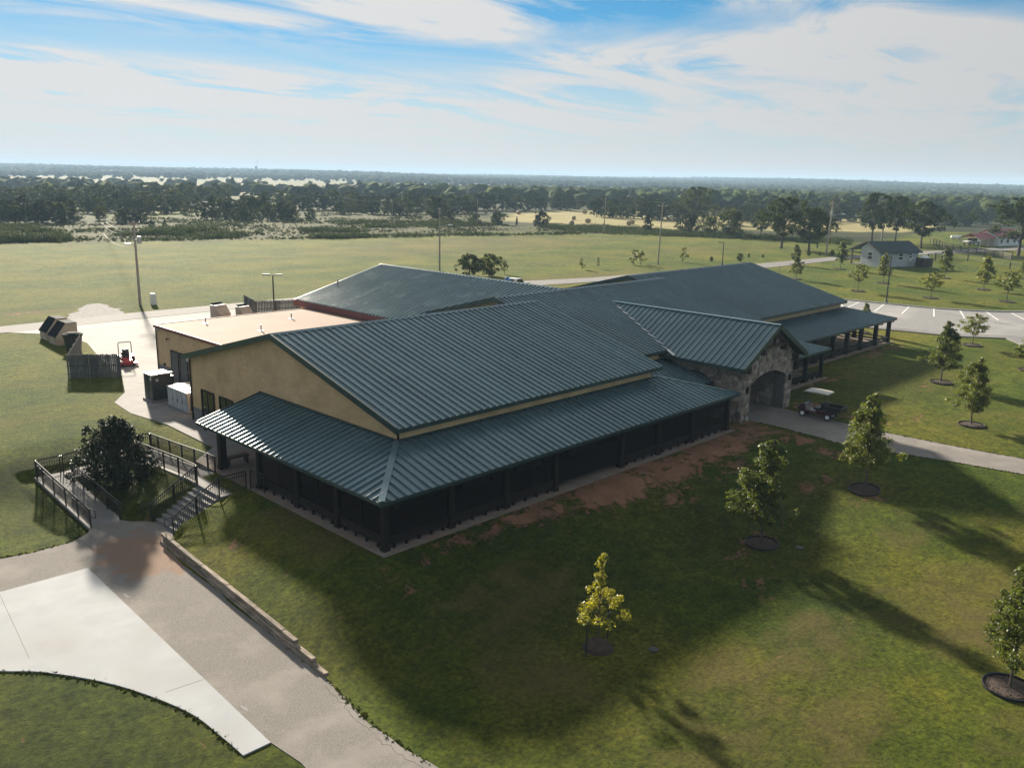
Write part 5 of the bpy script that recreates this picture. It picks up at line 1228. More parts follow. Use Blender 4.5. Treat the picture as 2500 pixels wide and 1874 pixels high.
# hay bales
def bale_mesh():
    m = MB().lathe((0, 0, 0), [(.70, -.78), (.80, -.74), (.82, 0), (.80, .74), (.70, .78), (.4, .76), (.001, .74)], 18, 'x'); return m.mesh('hay_bale', MT['bale'])
bm_ = bale_mesh()
for p, h_, ang, lb in (((241.24, 182.15), 1.5, .5, 'front bale of the close pair at the right of the hayfield'), ((248.91, 186.67), 1.5, .4, 'rear bale of the close pair at the right of the hayfield'),
        ((223.41, 192.47), 1.5, 1.0, 'round bale nearest the hedge, left of the far pole'), ((239.91, 199.03), 1.5, .3, 'round bale just left of the far pole'), ((253.04, 217.02), 1.5, .9, 'round bale in the middle of the hayfield, behind the one by the hedge'),
        ((302.79, 253.32), 1.6, .2, 'round bale far back at the right of the hayfield rear edge'), ((269.06, 246.75), 1.5, .7, 'round bale half hidden behind the cedar bush'), ((266.96, 259.31), 1.6, 1.2, 'round bale alone in the left half of the hayfield'),
        ((273.14, 279.12), 1.6, .4, 'round bale at the rear left of the hayfield'), ((258.24, 270.08), 1.6, .6, 'round bale right of the far left oak'), ((239.66, 263.16), 1.6, .1, 'leftmost round bale in the shade of the trees')):
    o = newobj('hay_bale', bm_); o.location = (*p, float(gz(*p)) + .80); o.rotation_euler = (0, 0, ang); tag(o, lb, 'hay bale', 'round bales on the hayfield')

# ------------------------------------------------------------------ trees
def leaf_cloud(centres, radii, per, size, seed, squash=.8, droop=0.0):
    """many small leaf faces gathered in clumps; returns vertices, quads and a tint per face"""
    g = np.random.default_rng(seed); cs = np.repeat(np.asarray(centres, float), per, 0); rs = np.repeat(np.asarray(radii, float), per)
    n = len(cs); p = g.normal(size=(n, 3)); p /= np.linalg.norm(p, axis=1)[:, None]
    rad = g.random(n) ** .45
    off = p * (rs * rad)[:, None]; off[:, 2] *= squash
    pos = cs + off; pos[:, 2] -= droop * rs * rad
    nrm = p + g.normal(size=(n, 3)) * .8 + np.array([0, 0, .35]); nrm /= np.linalg.norm(nrm, axis=1)[:, None]
    a = g.normal(size=(n, 3)); u = np.cross(nrm, a); u /= np.linalg.norm(u, axis=1)[:, None] + 1e-9; w = np.cross(nrm, u)
    sz = size * g.uniform(.55, 1.35, n); u = u * sz[:, None]; w = w * (sz * g.uniform(.45, .8, n))[:, None]
    bend = nrm * (sz * .18)[:, None]
    V = np.stack([pos - u, pos - w * .9 - bend, pos + u * 1.1, pos + w * .9 - bend], 1).reshape(-1, 3)
    F = np.arange(n * 4).reshape(-1, 4)
    tint = np.clip(np.repeat(g.uniform(.15, .75, len(centres)), per) * .55 + g.random(n) * .5 + .1 * (rad - .5), 0, 1)
    return V, F, tint
def leaf_mesh(name, V, F, tint, mat):
    me = bpy.data.meshes.new(name); me.vertices.add(len(V)); me.vertices.foreach_set('co', V.astype(np.float32).ravel())
    me.loops.add(F.size); me.loops.foreach_set('vertex_index', F.astype(np.int32).ravel()); me.polygons.add(len(F))
    me.polygons.foreach_set('loop_start', np.arange(0, F.size, 4, dtype=np.int32)); 
    a = me.attributes.new('tint', 'FLOAT', 'FACE'); a.data.foreach_set('value', tint.astype(np.float32)); me.materials.append(MT[mat]); me.update(); me.validate(); return me
ENV = dict(ovate=lambda t: (1 - t) ** .62 * min(1, .35 + t * 4.2), round=lambda t: max(0, 1 - (2 * t - 1) ** 2) ** .5, cone=lambda t: (1 - t) ** .9 + .03,
           column=lambda t: (1 - t ** 2.2) ** .8 * min(1, .5 + t * 3), dome=lambda t: (1 - t ** 2.4) ** .6 * min(1, .75 + t * 2), spire=lambda t: .18 + .82 * math.exp(-((t - .12) / .30) ** 2) - .12 * t, flat=lambda t: max(0, 1 - (2 * t - .9) ** 2) ** .6)
MT['rough'] = leaf_mat('rough_grass', (.030, .040, .012), (.060, .066, .022), .12, None, .9, .03)
def make_crown(env, H, Rr, base, nclump, cr, per, size, seed, mat, squash=.8, droop=.1, hollow=.45):
    """crown from base to H with radius Rr; also returns the clump centres for the limbs"""
    g = random.Random(seed); e = ENV[env]; cs, rs = [], []
    lob = [(g.uniform(0, 2 * PI), g.uniform(.1, .6)) for _ in range(4)]; tl = [(g.uniform(0, 2 * PI), g.uniform(5, 11)) for _ in range(3)]
    while len(cs) < nclump:
        t = g.random() ** .85; a = g.uniform(0, 2 * PI); k = 1 + sum(m * math.cos((i + 1) * a + p) for i, (p, m) in enumerate(lob)) * .35 + g.uniform(-.15, .2) + .16 * sum(math.sin(f_ * t + p_ + a * (1 + j_)) for j_, (p_, f_) in enumerate(tl))
        q = e(t); 
        if g.random() > q + .15: continue
        rr = Rr * q * k * (hollow + (1 - hollow) * g.random() ** .6) * .92
        cs.append((rr * math.cos(a), rr * math.sin(a), base + (H - base) * t * .97)); rs.append(cr * g.uniform(.6, 1.25) * (.55 + .45 * q))
    V, F, T = leaf_cloud(cs, rs, per, size, seed, squash, droop)
    return leaf_mesh('crown', V, F, T, mat), cs
def make_trunk(H, r, base, cs, seed, limbs=10, mat='bark', fork=False):
    g = random.Random(seed); mb = MB(); pts = [Vector((0, 0, -.15))]; n = 5
    for i in range(1, n + 1): pts.append(Vector((g.uniform(-.02, .02) * H * .6, g.uniform(-.02, .02) * H * .6, H * .86 * i / n)))
    for i in range(n): mb.tube(pts[i], pts[i + 1], r * (1 - .85 * i / n) * (1.25 if i == 0 else 1), r * (1 - .85 * (i + 1) / n), 7, False)
    for c in g.sample(cs, min(limbs, len(cs))):
        c = Vector(c); z = max(base * .85, c.z - .55 * math.hypot(c.x, c.y) - .1); k = min(n - 1, int(z / (H * .86) * n)); s = pts[k] + (pts[k + 1] - pts[k]) * min(1, max(0, z / (H * .86) * n - k))
        m = (s + c) / 2 + Vector((0, 0, .06 * H)); q = r * .38
        mb.tube(s, m, q, q * .65, 5, False).tube(m, c, q * .65, q * .25, 5, False)
    return mb.mesh('trunk', MT[mat])
def tree_proto(env, H, Rr, base, nclump, cr, per, size, seed, leaf, tr=.06, limbs=10, **k):
    cm, cs = make_crown(env, H, Rr, base, nclump, cr, per, size, seed, leaf, **k); return cm, make_trunk(H, tr, base, cs, seed, limbs), H
def plant(proto, name, label, cat, xy, h, rz=0, wide=1.0, group=None, parts=True, sink=0):
    cm, tm, H = proto; z = float(gz(*xy)); s = h / H
    t = thing(name, label, cat, (*xy, z - sink), rz, group)
    t.scale = (s * wide, s * wide, s)
    c = newobj('crown', cm, t); q = newobj('trunk', tm, t); return t
YP = [tree_proto('ovate', 5.0, 1.4, 1.05, 150, .32, 84, .054, 20 + i, 'leafA', .055, 30, squash=.8, hollow=.25) for i in range(4)]
YS = [tree_proto('column', 5.0, 1.05, 1.2, 90, .36, 30, .11, 40 + i, 'leafA', .05, 12) for i in range(3)]
YF_ = [tree_proto('flat', 4.2, 1.7, 1.5, 70, .42, 30, .11, 50 + i, 'leafA', .055, 16, squash=.5) for i in range(2)]
YG = tree_proto('spire', 3.9, 1.25, 1.05, 50, .25, 64, .044, 61, 'leafY', .035, 24, droop=.3, hollow=.2)
HOL = tree_proto('dome', 5.2, 2.35, .15, 400, .46, 56, .08, 71, 'leafH', .10, 30, hollow=.35)

def mulch_ring(label, xy, r, edged=True, mound=.06):
    z = float(gz(*xy)); t = thing('mulch_ring', label, 'mulch bed', (*xy, z), 0, 'mulch rings round the young trees')
    g = random.Random(int(xy[0] * 10)); vs = [(0, 0, mound + .05)]; n = 20
    for k, (f, hh) in enumerate(((.5, mound + .04), (.82, mound), (1.0, .0), (1.0, -.4))):
        for i in range(n): a = 2 * PI * i / n; q = r * f * (1 + (g.uniform(-.05, .05) if not edged else 0)); px, py = q * math.cos(a), q * math.sin(a); vs.append((px, py, hh + float(gz(xy[0] + px, xy[1] + py)) - z + g.uniform(-.015, .015)))
    fs = [(0, 1 + i, 1 + (i + 1) % n) for i in range(n)] + [(1 + k * n + i, 1 + (k + 1) * n + i, 1 + (k + 1) * n + (i + 1) % n, 1 + k * n + (i + 1) % n) for k in range(3) for i in range(n)]
    MB().add(vs, fs).build('mulch', MT['mulch'], t)
    ch = np.random.default_rng(int(xy[1] * 10)); m = int(150 * r * r); a = ch.random(m) * 2 * PI; q = r * .93 * np.sqrt(ch.random(m)); P = np.stack([q * np.cos(a), q * np.sin(a), mound + .03 - .05 * (q / r) ** 2], 1)
    P[:, 2] += np.array(gz(xy[0] + P[:, 0], xy[1] + P[:, 1])) - z
    cb = MB()
    for (px, py, pz) in P: an = ch.random() * PI; l_ = .04 + .05 * ch.random(); cb.bar((px - l_ * math.cos(an), py - l_ * math.sin(an), pz), (px + l_ * math.cos(an), py + l_ * math.sin(an), pz + .02), .025, .015)
    cb.build('bark_chip', MT['mulch'], t, kind='stuff')
    if edged:
        e = MB(); n = 28
        for i in range(n):
            a0, a1 = 2 * PI * i / n, 2 * PI * (i + 1) / n; p = [(r * 1.03 * math.cos(a), r * 1.03 * math.sin(a)) for a in (a0, a1)]
            e.bar((*p[0], float(gz(xy[0] + p[0][0], xy[1] + p[0][1])) - z + .03), (*p[1], float(gz(xy[0] + p[1][0], xy[1] + p[1][1])) - z + .03), .035, .14)
        e.build('edging', MT['black'], t)
GY = 'young trees on the lawn'
def young(proto, label, xy, h, w=1.0, rz=0, ring=.75, edged=True, name='young_tree', mound=.06, lab2=None):
    plant(proto, name, label, 'tree', xy, h, rz, w, GY)
    if ring: mulch_ring('mulch bed under ' + (lab2 or 'the ' + label[label.index(' ') + 1:] if not lab2 else lab2), xy, ring, edged, mound)
young(YG, 'small yellow leaved sapling held between two stakes', (24.16, 18.72), 4.07, 1.05, 1.0, .62, False, 'yellow_sapling', .14, 'the staked yellow sapling')
young(YP[0], 'full green young maple nearest the middle of the dark lawn', (37.69, 19.30), 5.71, 1.0, .5, .78, True, lab2='the full maple in the middle of the dark lawn')
young(YP[1], 'green young maple just before the entry path', (46.66, 18.07), 5.60, 1.02, 2.1, .80, True, lab2='the maple just before the entry path')
young(YP[2], 'young maple cut by the right edge low on the sunlit lawn', (32.78, 6.71), 4.94, 1.0, 4.0, .86, True, lab2='the maple at the right edge of the sunlit lawn')
young(YP[3], 'pointed young maple beyond the entry path right of the cart', (63.52, 17.88), 4.81, 1.1, 1.2, .80, True, lab2='the pointed maple beyond the entry path')
young(YP[1], 'leaning bushy young maple left of the flat crowned one', (75.47, 24.00), 5.21, 1.1, 5.0, .85, True, lab2='the leaning bushy maple beyond the cart')
young(YF_[0], 'small flat crowned young tree beside the bollard', (95.45, 27.88), 3.33, 1.0, .3, .85, True, lab2='the flat crowned tree beside the bollard')
young(YS[0], 'young tree half out of frame at the right edge by the pavement', (86.98, 20.48), 4.60, 1.2, 2, .8, True, lab2='the tree half out of frame by the pavement')
for i, (pr_, xy, h, w, lb) in enumerate(((YS[1], (137.03, 68.43), 3.92, 1.25, 'young tree just beyond the right roof edge, in front of its taller twin'), (YS[0], (161.02, 80.83), 4.19, 1.1, 'taller young tree standing right behind its twin beyond the roof edge'),
        (YS[2], (160.76, 71.55), 5.45, .95, 'upright young tree left of the small shed'), (YF_[1], (130.00, 54.80), 4.32, .8, 'round topped young tree below the shed, left of the lamp post'), (YS[0], (144.26, 56.77), 5.18, .9, 'columnar young tree right behind the kerb lamp post'),
        (YF_[0], (130.84, 44.59), 3.93, 1.0, 'spreading dark young tree in the middle of the far lawn'), (YS[1], (161.46, 53.11), 5.47, 1.0, 'upright young tree in front of the stop sign'), (YS[2], (148.82, 42.96), 5.38, 1.1, 'upright young tree in front of the long pipe fence'),
        (YF_[1], (135.94, 36.06), 4.55, .95, 'wide young tree at the right of the far lawn near the kerb'), (YS[1], (173.58, 44.18), 3.46, .9, 'young tree at the right edge before the pipe fence'))):
    young(pr_, lb, xy, h, w, i * 1.3, 1.0, True, lab2=lb.replace('young tree', 'tree'))
young(YS[0], 'small thin tree standing behind the end of the far porch roof', (94.04, 38.49), 3.47, .8, 1, .6, True, lab2='the thin tree behind the far porch')
plant(HOL, 'holly_bush', 'big dark glossy holly filling the corner of the ramp', 'bush', (17.2, 46.9), 3.95, 0, 1.0)

# shrubs and saplings by the back road
SB = [tree_proto('round', 3.0, 1.7, .2, 90, .42, 26, .12, 90 + i, 'leafB', .07, 12, hollow=.3) for i in range(3)]
TH = [tree_proto('ovate', 2.4, .55, .3, 22, .25, 16, .09, 95 + i, 'leafA', .03, 12) for i in range(2)]
GS = 'saplings along the back road'
for i, (pr_, xy, h, w, lb) in enumerate(((SB[0], (95.79, 103.81), 3.58, 1.15, 'left one of the two dark bushes behind the left roof ridge'), (SB[1], (98.39, 101.94), 3.59, 1.05, 'right one of the two dark bushes behind the left roof ridge'), (TH[0], (102.22, 102.15), 2.74, 1.4, 'thin pale sapling right of the two dark bushes'),
        (TH[1], (119.05, 99.77), 2.40, 1.3, 'small dense sapling alone on the verge of the back road'), (TH[0], (122.82, 99.17), 2.31, .7, 'nearly bare sapling right of the dense one on the verge'), (TH[1], (133.24, 99.06), 3.59, 1.35, 'left and taller of the paired saplings on the verge'), (TH[0], (135.39, 99.07), 3.03, 1.7, 'right one of the paired saplings on the verge'), (TH[1], (146.70, 97.19), 3.47, 1.3, 'sapling right of the pale street lamp pole'))):
    plant(pr_, 'sapling', lb, 'sapling', xy, h, i * .9, w, GS)
for i, (xy, h, w, lb) in enumerate((((151.40, 93.69), 1.08, 1.0, 'tiny shrub left of the field lamp post'), ((157.42, 90.92), 1.66, 1.0, 'pale spindly shrub right of the field lamp post'), ((166.18, 93.90), 1.01, .7, 'tiny shrub, second right of the field lamp post'), ((169.29, 92.35), 0.73, 1.0, 'tiny low shrub, third right of the field lamp post'),
        ((182.71, 88.73), 1.16, 1.0, 'small dark shrub under the oak by the road'), ((184.97, 87.32), 0.98, .8, 'tiny shrub between the oak and the lamp pole'), ((189.26, 86.47), 1.21, 1.2, 'round shrub right of the leaning lamp pole'))):
    plant(SB[i % 3], 'shrub', lb, 'shrub', xy, h, i, .7 * w, 'low shrubs along the road')

# big trees
BT = [tree_proto('round', 12, 5.0, 3.2, 130, 1.15, 26, .30, 110 + i, 'leafB', .28, 26, squash=.65) for i in range(4)]
CE = [tree_proto('cone', 8, 2.2, .4, 110, .7, 22, .24, 120 + i, 'leafC', .16, 10) for i in range(2)]
RB = [tree_proto('round', 7, 3.8, .0, 110, 1.0, 24, .28, 130 + i, ('leafB', 'leafC', 'leafD')[i], .2, 12, hollow=.3) for i in range(3)]
GB = 'big trees beyond the road'
BIG = [('BT0', (196.7, 102.7), 12.21, 1.0, 'broad lit oak standing left of the leaning lamp pole'),
    ('BT1', (195.6, 95.1), 10.29, 1.05, 'dark oak with a clear trunk just left of the leaning lamp pole'),
    ('BT2', (207.3, 98.7), 8.94, .8, 'smaller dark tree close behind the oak by the lamp pole'),
    ('BT3', (241.5, 99.5), 13.30, .85, 'tall pale green tree behind the shed, left of its neighbour'),
    ('BT0', (249.4, 96.3), 12.58, .8, 'tall open crowned tree behind the middle of the shed'),
    ('BT1', (229.9, 82.2), 11.97, .95, 'dark layered tree right of the shed roof'),
    ('BT2', (229.1, 59.9), 13.57, 1.25, 'very large dark tree at the right edge before the red roofed house'),
    ('RB0', (224.2, 133.1), 8.24, .85, 'dark pointed tree on the hedge line, third from the pale pole'),
    ('BT3', (227.6, 125.4), 7.96, .9, 'bare limbed dark oak left of the broad lit oak'),
    ('RB1', (221.6, 145.1), 6.01, 1.0, 'bushy hedge tree right of the pale street lamp pole'),
    ('RB0', (229.0, 143.2), 5.47, .75, 'narrow hedge tree second right of the pale pole'),
    ('BT0', (288.1, 186.8), 13.38, 1.1, 'tallest dome shaped tree rising behind the hedge trees'),
    ('RB1', (205.6, 190.1), 5.01, .9, 'dark round bush at the front of the hayfield'),
    ('RB0', (202.8, 206.5), 4.38, 1.15, 'dark broad bush at the left front of the hayfield'),
    ('CE0', (205.4, 200.2), 2.92, .6, 'small spiky cedar between the two hayfield bushes'),
    ('CE1', (221.5, 160.0), 6.34, 1.0, 'dark conical cedar before the right of the hayfield'),
    ('RB2', (105.1, 281.0), 4.41, .75, 'lone round cedar at the front of the left thicket'),
    ('CE0', (112.0, 251.1), 1.90, 1.2, 'little round cedar in the meadow'),
    ('RB1', (102.9, 238.9), 2.23, .7, 'small round bush right of the tall road pole'),
    ('RB0', (211.9, 247.0), 8.63, .9, 'large dark tree left of the hayfield behind the bare pole'),
    ('RB1', (196.0, 222.8), 4.09, .9, 'dark bush beside the bare wooden pole'),
    ('RB0', (198.4, 212.8), 3.38, 1.0, 'low dark bush by the far crossarm pole'),
    ]
for i, (pk, xy, h, w, lb) in enumerate(BIG):
    plant({'BT': BT, 'CE': CE, 'RB': RB}[pk[:2]][int(pk[2])], 'cedar_tree' if pk[:2] == 'CE' else 'oak_tree' if pk[:2] == 'BT' else 'round_tree', lb, 'tree', xy, h, i * 1.7, w, GB)

# thickets: each tree that shows is a tree of its own
FT = [tree_proto(('round', 'dome')[i % 2], 8, 3.9, .1, 72, 1.1, 22, .36, 150 + i, ('leafB', 'leafB', 'leafC', 'leafB', 'leafC', 'leafD')[i], .2, 6, squash=.75, hollow=.45) for i in range(6)]
THICKETS = [('tree of the dark clump at the far left of the meadow', 'dark trees at the left meadow edge', (0, 0), [0, 1, 2, 4], [((77, 282), 5.3, 'first from the left in the front row of the dark left clump'), ((79, 279), 4.8, 'second from the left in the front row of the dark left clump'), ((80, 276), 5.1, 'third from the left in the front row of the dark left clump'), ((82, 273), 5.5, 'fourth from the left in the front row of the dark left clump'), ((87, 279), 6.0, 'fifth from the left in the front row of the dark left clump'), ((87, 276), 6.4, 'sixth from the left in the front row of the dark left clump'), ((90, 274), 6.0, 'seventh from the left in the front row of the dark left clump'), ((91, 273), 5.8, 'eighth from the left in the front row of the dark left clump'), ((97, 282), 6.6, 'ninth from the left in the front row of the dark left clump'), ((83, 300), 6.8, 'first from the left in the second row of the dark left clump'), ((85, 297), 6.0, 'second from the left in the second row of the dark left clump'), ((91, 304), 7.0, 'third from the left in the second row of the dark left clump'), ((96, 309), 6.0, 'fourth from the left in the second row of the dark left clump'), ((93, 295), 6.2, 'fifth from the left in the second row of the dark left clump'), ((101, 305), 6.6, 'sixth from the left in the second row of the dark left clump'), ((103, 304), 6.7, 'seventh from the left in the second row of the dark left clump')]),
    ('tree of the thicket in front of the left woodland', 'trees of the left thicket', (0, 0), [0, 1, 2, 4, 5], [((105, 265), 4.2, 'first from the left in the front row of the left thicket'), ((107, 266), 4.6, 'second from the left in the front row of the left thicket'), ((113, 275), 4.6, 'third from the left in the front row of the left thicket'), ((111, 265), 4.1, 'fourth from the left in the front row of the left thicket'), ((136, 275), 5.5, 'first from the left in the second row of the left thicket'), ((138, 272), 3.9, 'second from the left in the second row of the left thicket'), ((136, 259), 3.8, 'third from the left in the second row of the left thicket'), ((143, 266), 4.0, 'fourth from the left in the second row of the left thicket'), ((141, 259), 5.5, 'fifth from the left in the second row of the left thicket'), ((145, 260), 3.8, 'sixth from the left in the second row of the left thicket'), ((151, 261), 5.6, 'seventh from the left in the second row of the left thicket'), ((153, 256), 5.8, 'eighth from the left in the second row of the left thicket'), ((158, 261), 5.1, 'ninth from the left in the second row of the left thicket'), ((159, 258), 4.7, 'tenth from the left in the second row of the left thicket'), ((163, 255), 3.9, 'eleventh from the left in the second row of the left thicket'), ((151, 298), 7.4, 'first from the left in the third row of the left thicket'), ((154, 295), 6.0, 'second from the left in the third row of the left thicket'), ((153, 289), 6.3, 'third from the left in the third row of the left thicket'), ((157, 287), 7.3, 'fourth from the left in the third row of the left thicket'), ((161, 288), 6.8, 'fifth from the left in the third row of the left thicket'), ((165, 289), 7.6, 'sixth from the left in the third row of the left thicket'), ((166, 281), 4.7, 'seventh from the left in the third row of the left thicket'), ((169, 279), 4.7, 'eighth from the left in the third row of the left thicket'), ((117, 325), 4.1, 'first from the left in the fourth row of the left thicket'), ((120, 326), 5.6, 'second from the left in the fourth row of the left thicket'), ((120, 321), 5.7, 'third from the left in the fourth row of the left thicket'), ((127, 332), 5.8, 'fourth from the left in the fourth row of the left thicket'), ((130, 326), 5.2, 'fifth from the left in the fourth row of the left thicket'), ((131, 323), 5.0, 'sixth from the left in the fourth row of the left thicket'), ((132, 321), 5.5, 'seventh from the left in the fourth row of the left thicket'), ((135, 320), 5.9, 'eighth from the left in the fourth row of the left thicket'), ((135, 314), 5.8, 'ninth from the left in the fourth row of the left thicket'), ((141, 319), 6.1, 'tenth from the left in the fourth row of the left thicket'), ((144, 319), 5.2, 'eleventh from the left in the fourth row of the left thicket'), ((148, 318), 5.0, 'twelfth from the left in the fourth row of the left thicket'), ((143, 302), 5.1, 'thirteenth from the left in the fourth row of the left thicket'), ((131, 362), 5.9, 'first from the left in the fifth row of the left thicket'), ((128, 345), 6.0, 'second from the left in the fifth row of the left thicket'), ((137, 362), 6.5, 'third from the left in the fifth row of the left thicket'), ((135, 345), 7.0, 'fourth from the left in the fifth row of the left thicket'), ((143, 356), 7.2, 'fifth from the left in the fifth row of the left thicket'), ((143, 343), 5.9, 'sixth from the left in the fifth row of the left thicket'), ((151, 354), 7.3, 'seventh from the left in the fifth row of the left thicket'), ((154, 352), 6.3, 'eighth from the left in the fifth row of the left thicket'), ((158, 349), 7.6, 'ninth from the left in the fifth row of the left thicket'), ((165, 358), 7.9, 'tenth from the left in the fifth row of the left thicket'), ((161, 333), 6.2, 'eleventh from the left in the fifth row of the left thicket')]),
    ('tree of the tall left woodland before the hazy valley', 'trees of the left woodland', (0, 0), [0, 1, 3, 3], [((108, 388), 6.0, 'first from the left in the front row of the tall left woodland'), ((112, 391), 7.2, 'second from the left in the front row of the tall left woodland'), ((120, 406), 6.7, 'third from the left in the front row of the tall left woodland'), ((125, 413), 7.5, 'fourth from the left in the front row of the tall left woodland'), ((122, 393), 5.8, 'fifth from the left in the front row of the tall left woodland'), ((129, 397), 8.2, 'sixth from the left in the front row of the tall left woodland'), ((132, 391), 7.3, 'seventh from the left in the front row of the tall left woodland'), ((134, 396), 6.3, 'eighth from the left in the front row of the tall left woodland'), ((140, 398), 7.3, 'ninth from the left in the front row of the tall left woodland'), ((142, 391), 7.5, 'tenth from the left in the front row of the tall left woodland'), ((153, 411), 8.7, 'eleventh from the left in the front row of the tall left woodland'), ((152, 396), 7.0, 'twelfth from the left in the front row of the tall left woodland'), ((158, 403), 8.5, 'thirteenth from the left in the front row of the tall left woodland'), ((160, 396), 8.7, 'fourteenth from the left in the front row of the tall left woodland'), ((166, 396), 6.2, 'fifteenth from the left in the front row of the tall left woodland'), ((170, 395), 6.3, 'sixteenth from the left in the front row of the tall left woodland'), ((180, 412), 8.1, 'seventeenth from the left in the front row of the tall left woodland'), ((183, 406), 8.8, 'eighteenth from the left in the front row of the tall left woodland'), ((192, 418), 7.1, 'nineteenth from the left in the front row of the tall left woodland'), ((197, 418), 9.8, 'twentieth from the left in the front row of the tall left woodland'), ((205, 417), 8.4, 'twenty first from the left in the front row of the tall left woodland'), ((205, 410), 7.8, 'twenty second from the left in the front row of the tall left woodland'), ((207, 402), 7.8, 'twenty third from the left in the front row of the tall left woodland'), ((214, 410), 7.2, 'twenty fourth from the left in the front row of the tall left woodland'), ((122, 439), 6.6, 'first from the left in the second row of the tall left woodland'), ((128, 452), 6.8, 'second from the left in the second row of the tall left woodland'), ((130, 439), 6.7, 'third from the left in the second row of the tall left woodland'), ((136, 443), 6.9, 'fourth from the left in the second row of the tall left woodland'), ((140, 446), 7.6, 'fifth from the left in the second row of the tall left woodland'), ((143, 442), 7.0, 'sixth from the left in the second row of the tall left woodland'), ((148, 446), 7.7, 'seventh from the left in the second row of the tall left woodland'), ((153, 449), 7.2, 'eighth from the left in the second row of the tall left woodland'), ((156, 438), 7.0, 'ninth from the left in the second row of the tall left woodland'), ((162, 441), 6.8, 'tenth from the left in the second row of the tall left woodland'), ((171, 458), 8.4, 'eleventh from the left in the second row of the tall left woodland'), ((170, 440), 8.1, 'twelfth from the left in the second row of the tall left woodland'), ((176, 444), 7.7, 'thirteenth from the left in the second row of the tall left woodland'), ((180, 447), 6.5, 'fourteenth from the left in the second row of the tall left woodland'), ((184, 443), 6.6, 'fifteenth from the left in the second row of the tall left woodland'), ((196, 460), 9.0, 'sixteenth from the left in the second row of the tall left woodland'), ((203, 463), 9.0, 'seventeenth from the left in the second row of the tall left woodland'), ((198, 442), 8.2, 'eighteenth from the left in the second row of the tall left woodland'), ((205, 440), 8.1, 'nineteenth from the left in the second row of the tall left woodland'), ((223, 465), 9.1, 'twentieth from the left in the second row of the tall left woodland'), ((218, 446), 7.1, 'twenty first from the left in the second row of the tall left woodland'), ((222, 440), 7.0, 'twenty second from the left in the second row of the tall left woodland'), ((230, 450), 9.2, 'twenty third from the left in the second row of the tall left woodland'), ((242, 463), 7.9, 'twenty fourth from the left in the second row of the tall left woodland')]),
    ('tree of the middle wood behind the wire line', 'trees of the middle wood', (0, 0), [0, 1, 2, 3], [((195, 355), 6.4, 'first from the left in the front row of the middle wood'), ((202, 361), 6.4, 'second from the left in the front row of the middle wood'), ((210, 365), 7.1, 'third from the left in the front row of the middle wood'), ((213, 356), 7.9, 'fourth from the left in the front row of the middle wood'), ((201, 335), 7.4, 'first from the left in the second row of the middle wood'), ((206, 334), 6.8, 'second from the left in the second row of the middle wood'), ((205, 325), 5.8, 'third from the left in the second row of the middle wood'), ((208, 326), 7.7, 'fourth from the left in the second row of the middle wood'), ((214, 327), 7.4, 'fifth from the left in the second row of the middle wood'), ((218, 328), 6.1, 'sixth from the left in the second row of the middle wood'), ((221, 323), 6.2, 'seventh from the left in the second row of the middle wood'), ((217, 310), 6.2, 'eighth from the left in the second row of the middle wood'), ((225, 316), 7.7, 'ninth from the left in the second row of the middle wood'), ((229, 316), 6.2, 'tenth from the left in the second row of the middle wood'), ((197, 287), 5.1, 'first from the left in the third row of the middle wood'), ((203, 288), 5.1, 'second from the left in the third row of the middle wood'), ((212, 290), 6.5, 'third from the left in the third row of the middle wood'), ((208, 280), 5.3, 'fourth from the left in the third row of the middle wood'), ((210, 274), 5.4, 'fifth from the left in the third row of the middle wood'), ((214, 274), 6.1, 'sixth from the left in the third row of the middle wood'), ((217, 273), 6.3, 'seventh from the left in the third row of the middle wood'), ((229, 280), 5.1, 'eighth from the left in the third row of the middle wood'), ((221, 326), 8.7, 'first from the left in the fourth row of the middle wood'), ((231, 333), 6.5, 'second from the left in the fourth row of the middle wood'), ((234, 333), 8.2, 'third from the left in the fourth row of the middle wood'), ((227, 314), 6.4, 'fourth from the left in the fourth row of the middle wood'), ((240, 325), 7.2, 'fifth from the left in the fourth row of the middle wood'), ((247, 328), 6.3, 'sixth from the left in the fourth row of the middle wood'), ((248, 321), 7.1, 'seventh from the left in the fourth row of the middle wood'), ((244, 310), 5.8, 'eighth from the left in the fourth row of the middle wood'), ((251, 314), 7.4, 'ninth from the left in the fourth row of the middle wood'), ((251, 309), 8.9, 'tenth from the left in the fourth row of the middle wood'), ((256, 307), 6.2, 'eleventh from the left in the fourth row of the middle wood'), ((231, 273), 4.9, 'first from the left in the fifth row of the middle wood'), ((235, 269), 4.8, 'second from the left in the fifth row of the middle wood'), ((247, 276), 6.8, 'third from the left in the fifth row of the middle wood'), ((253, 277), 6.7, 'fourth from the left in the fifth row of the middle wood'), ((251, 270), 5.4, 'fifth from the left in the fifth row of the middle wood')]),
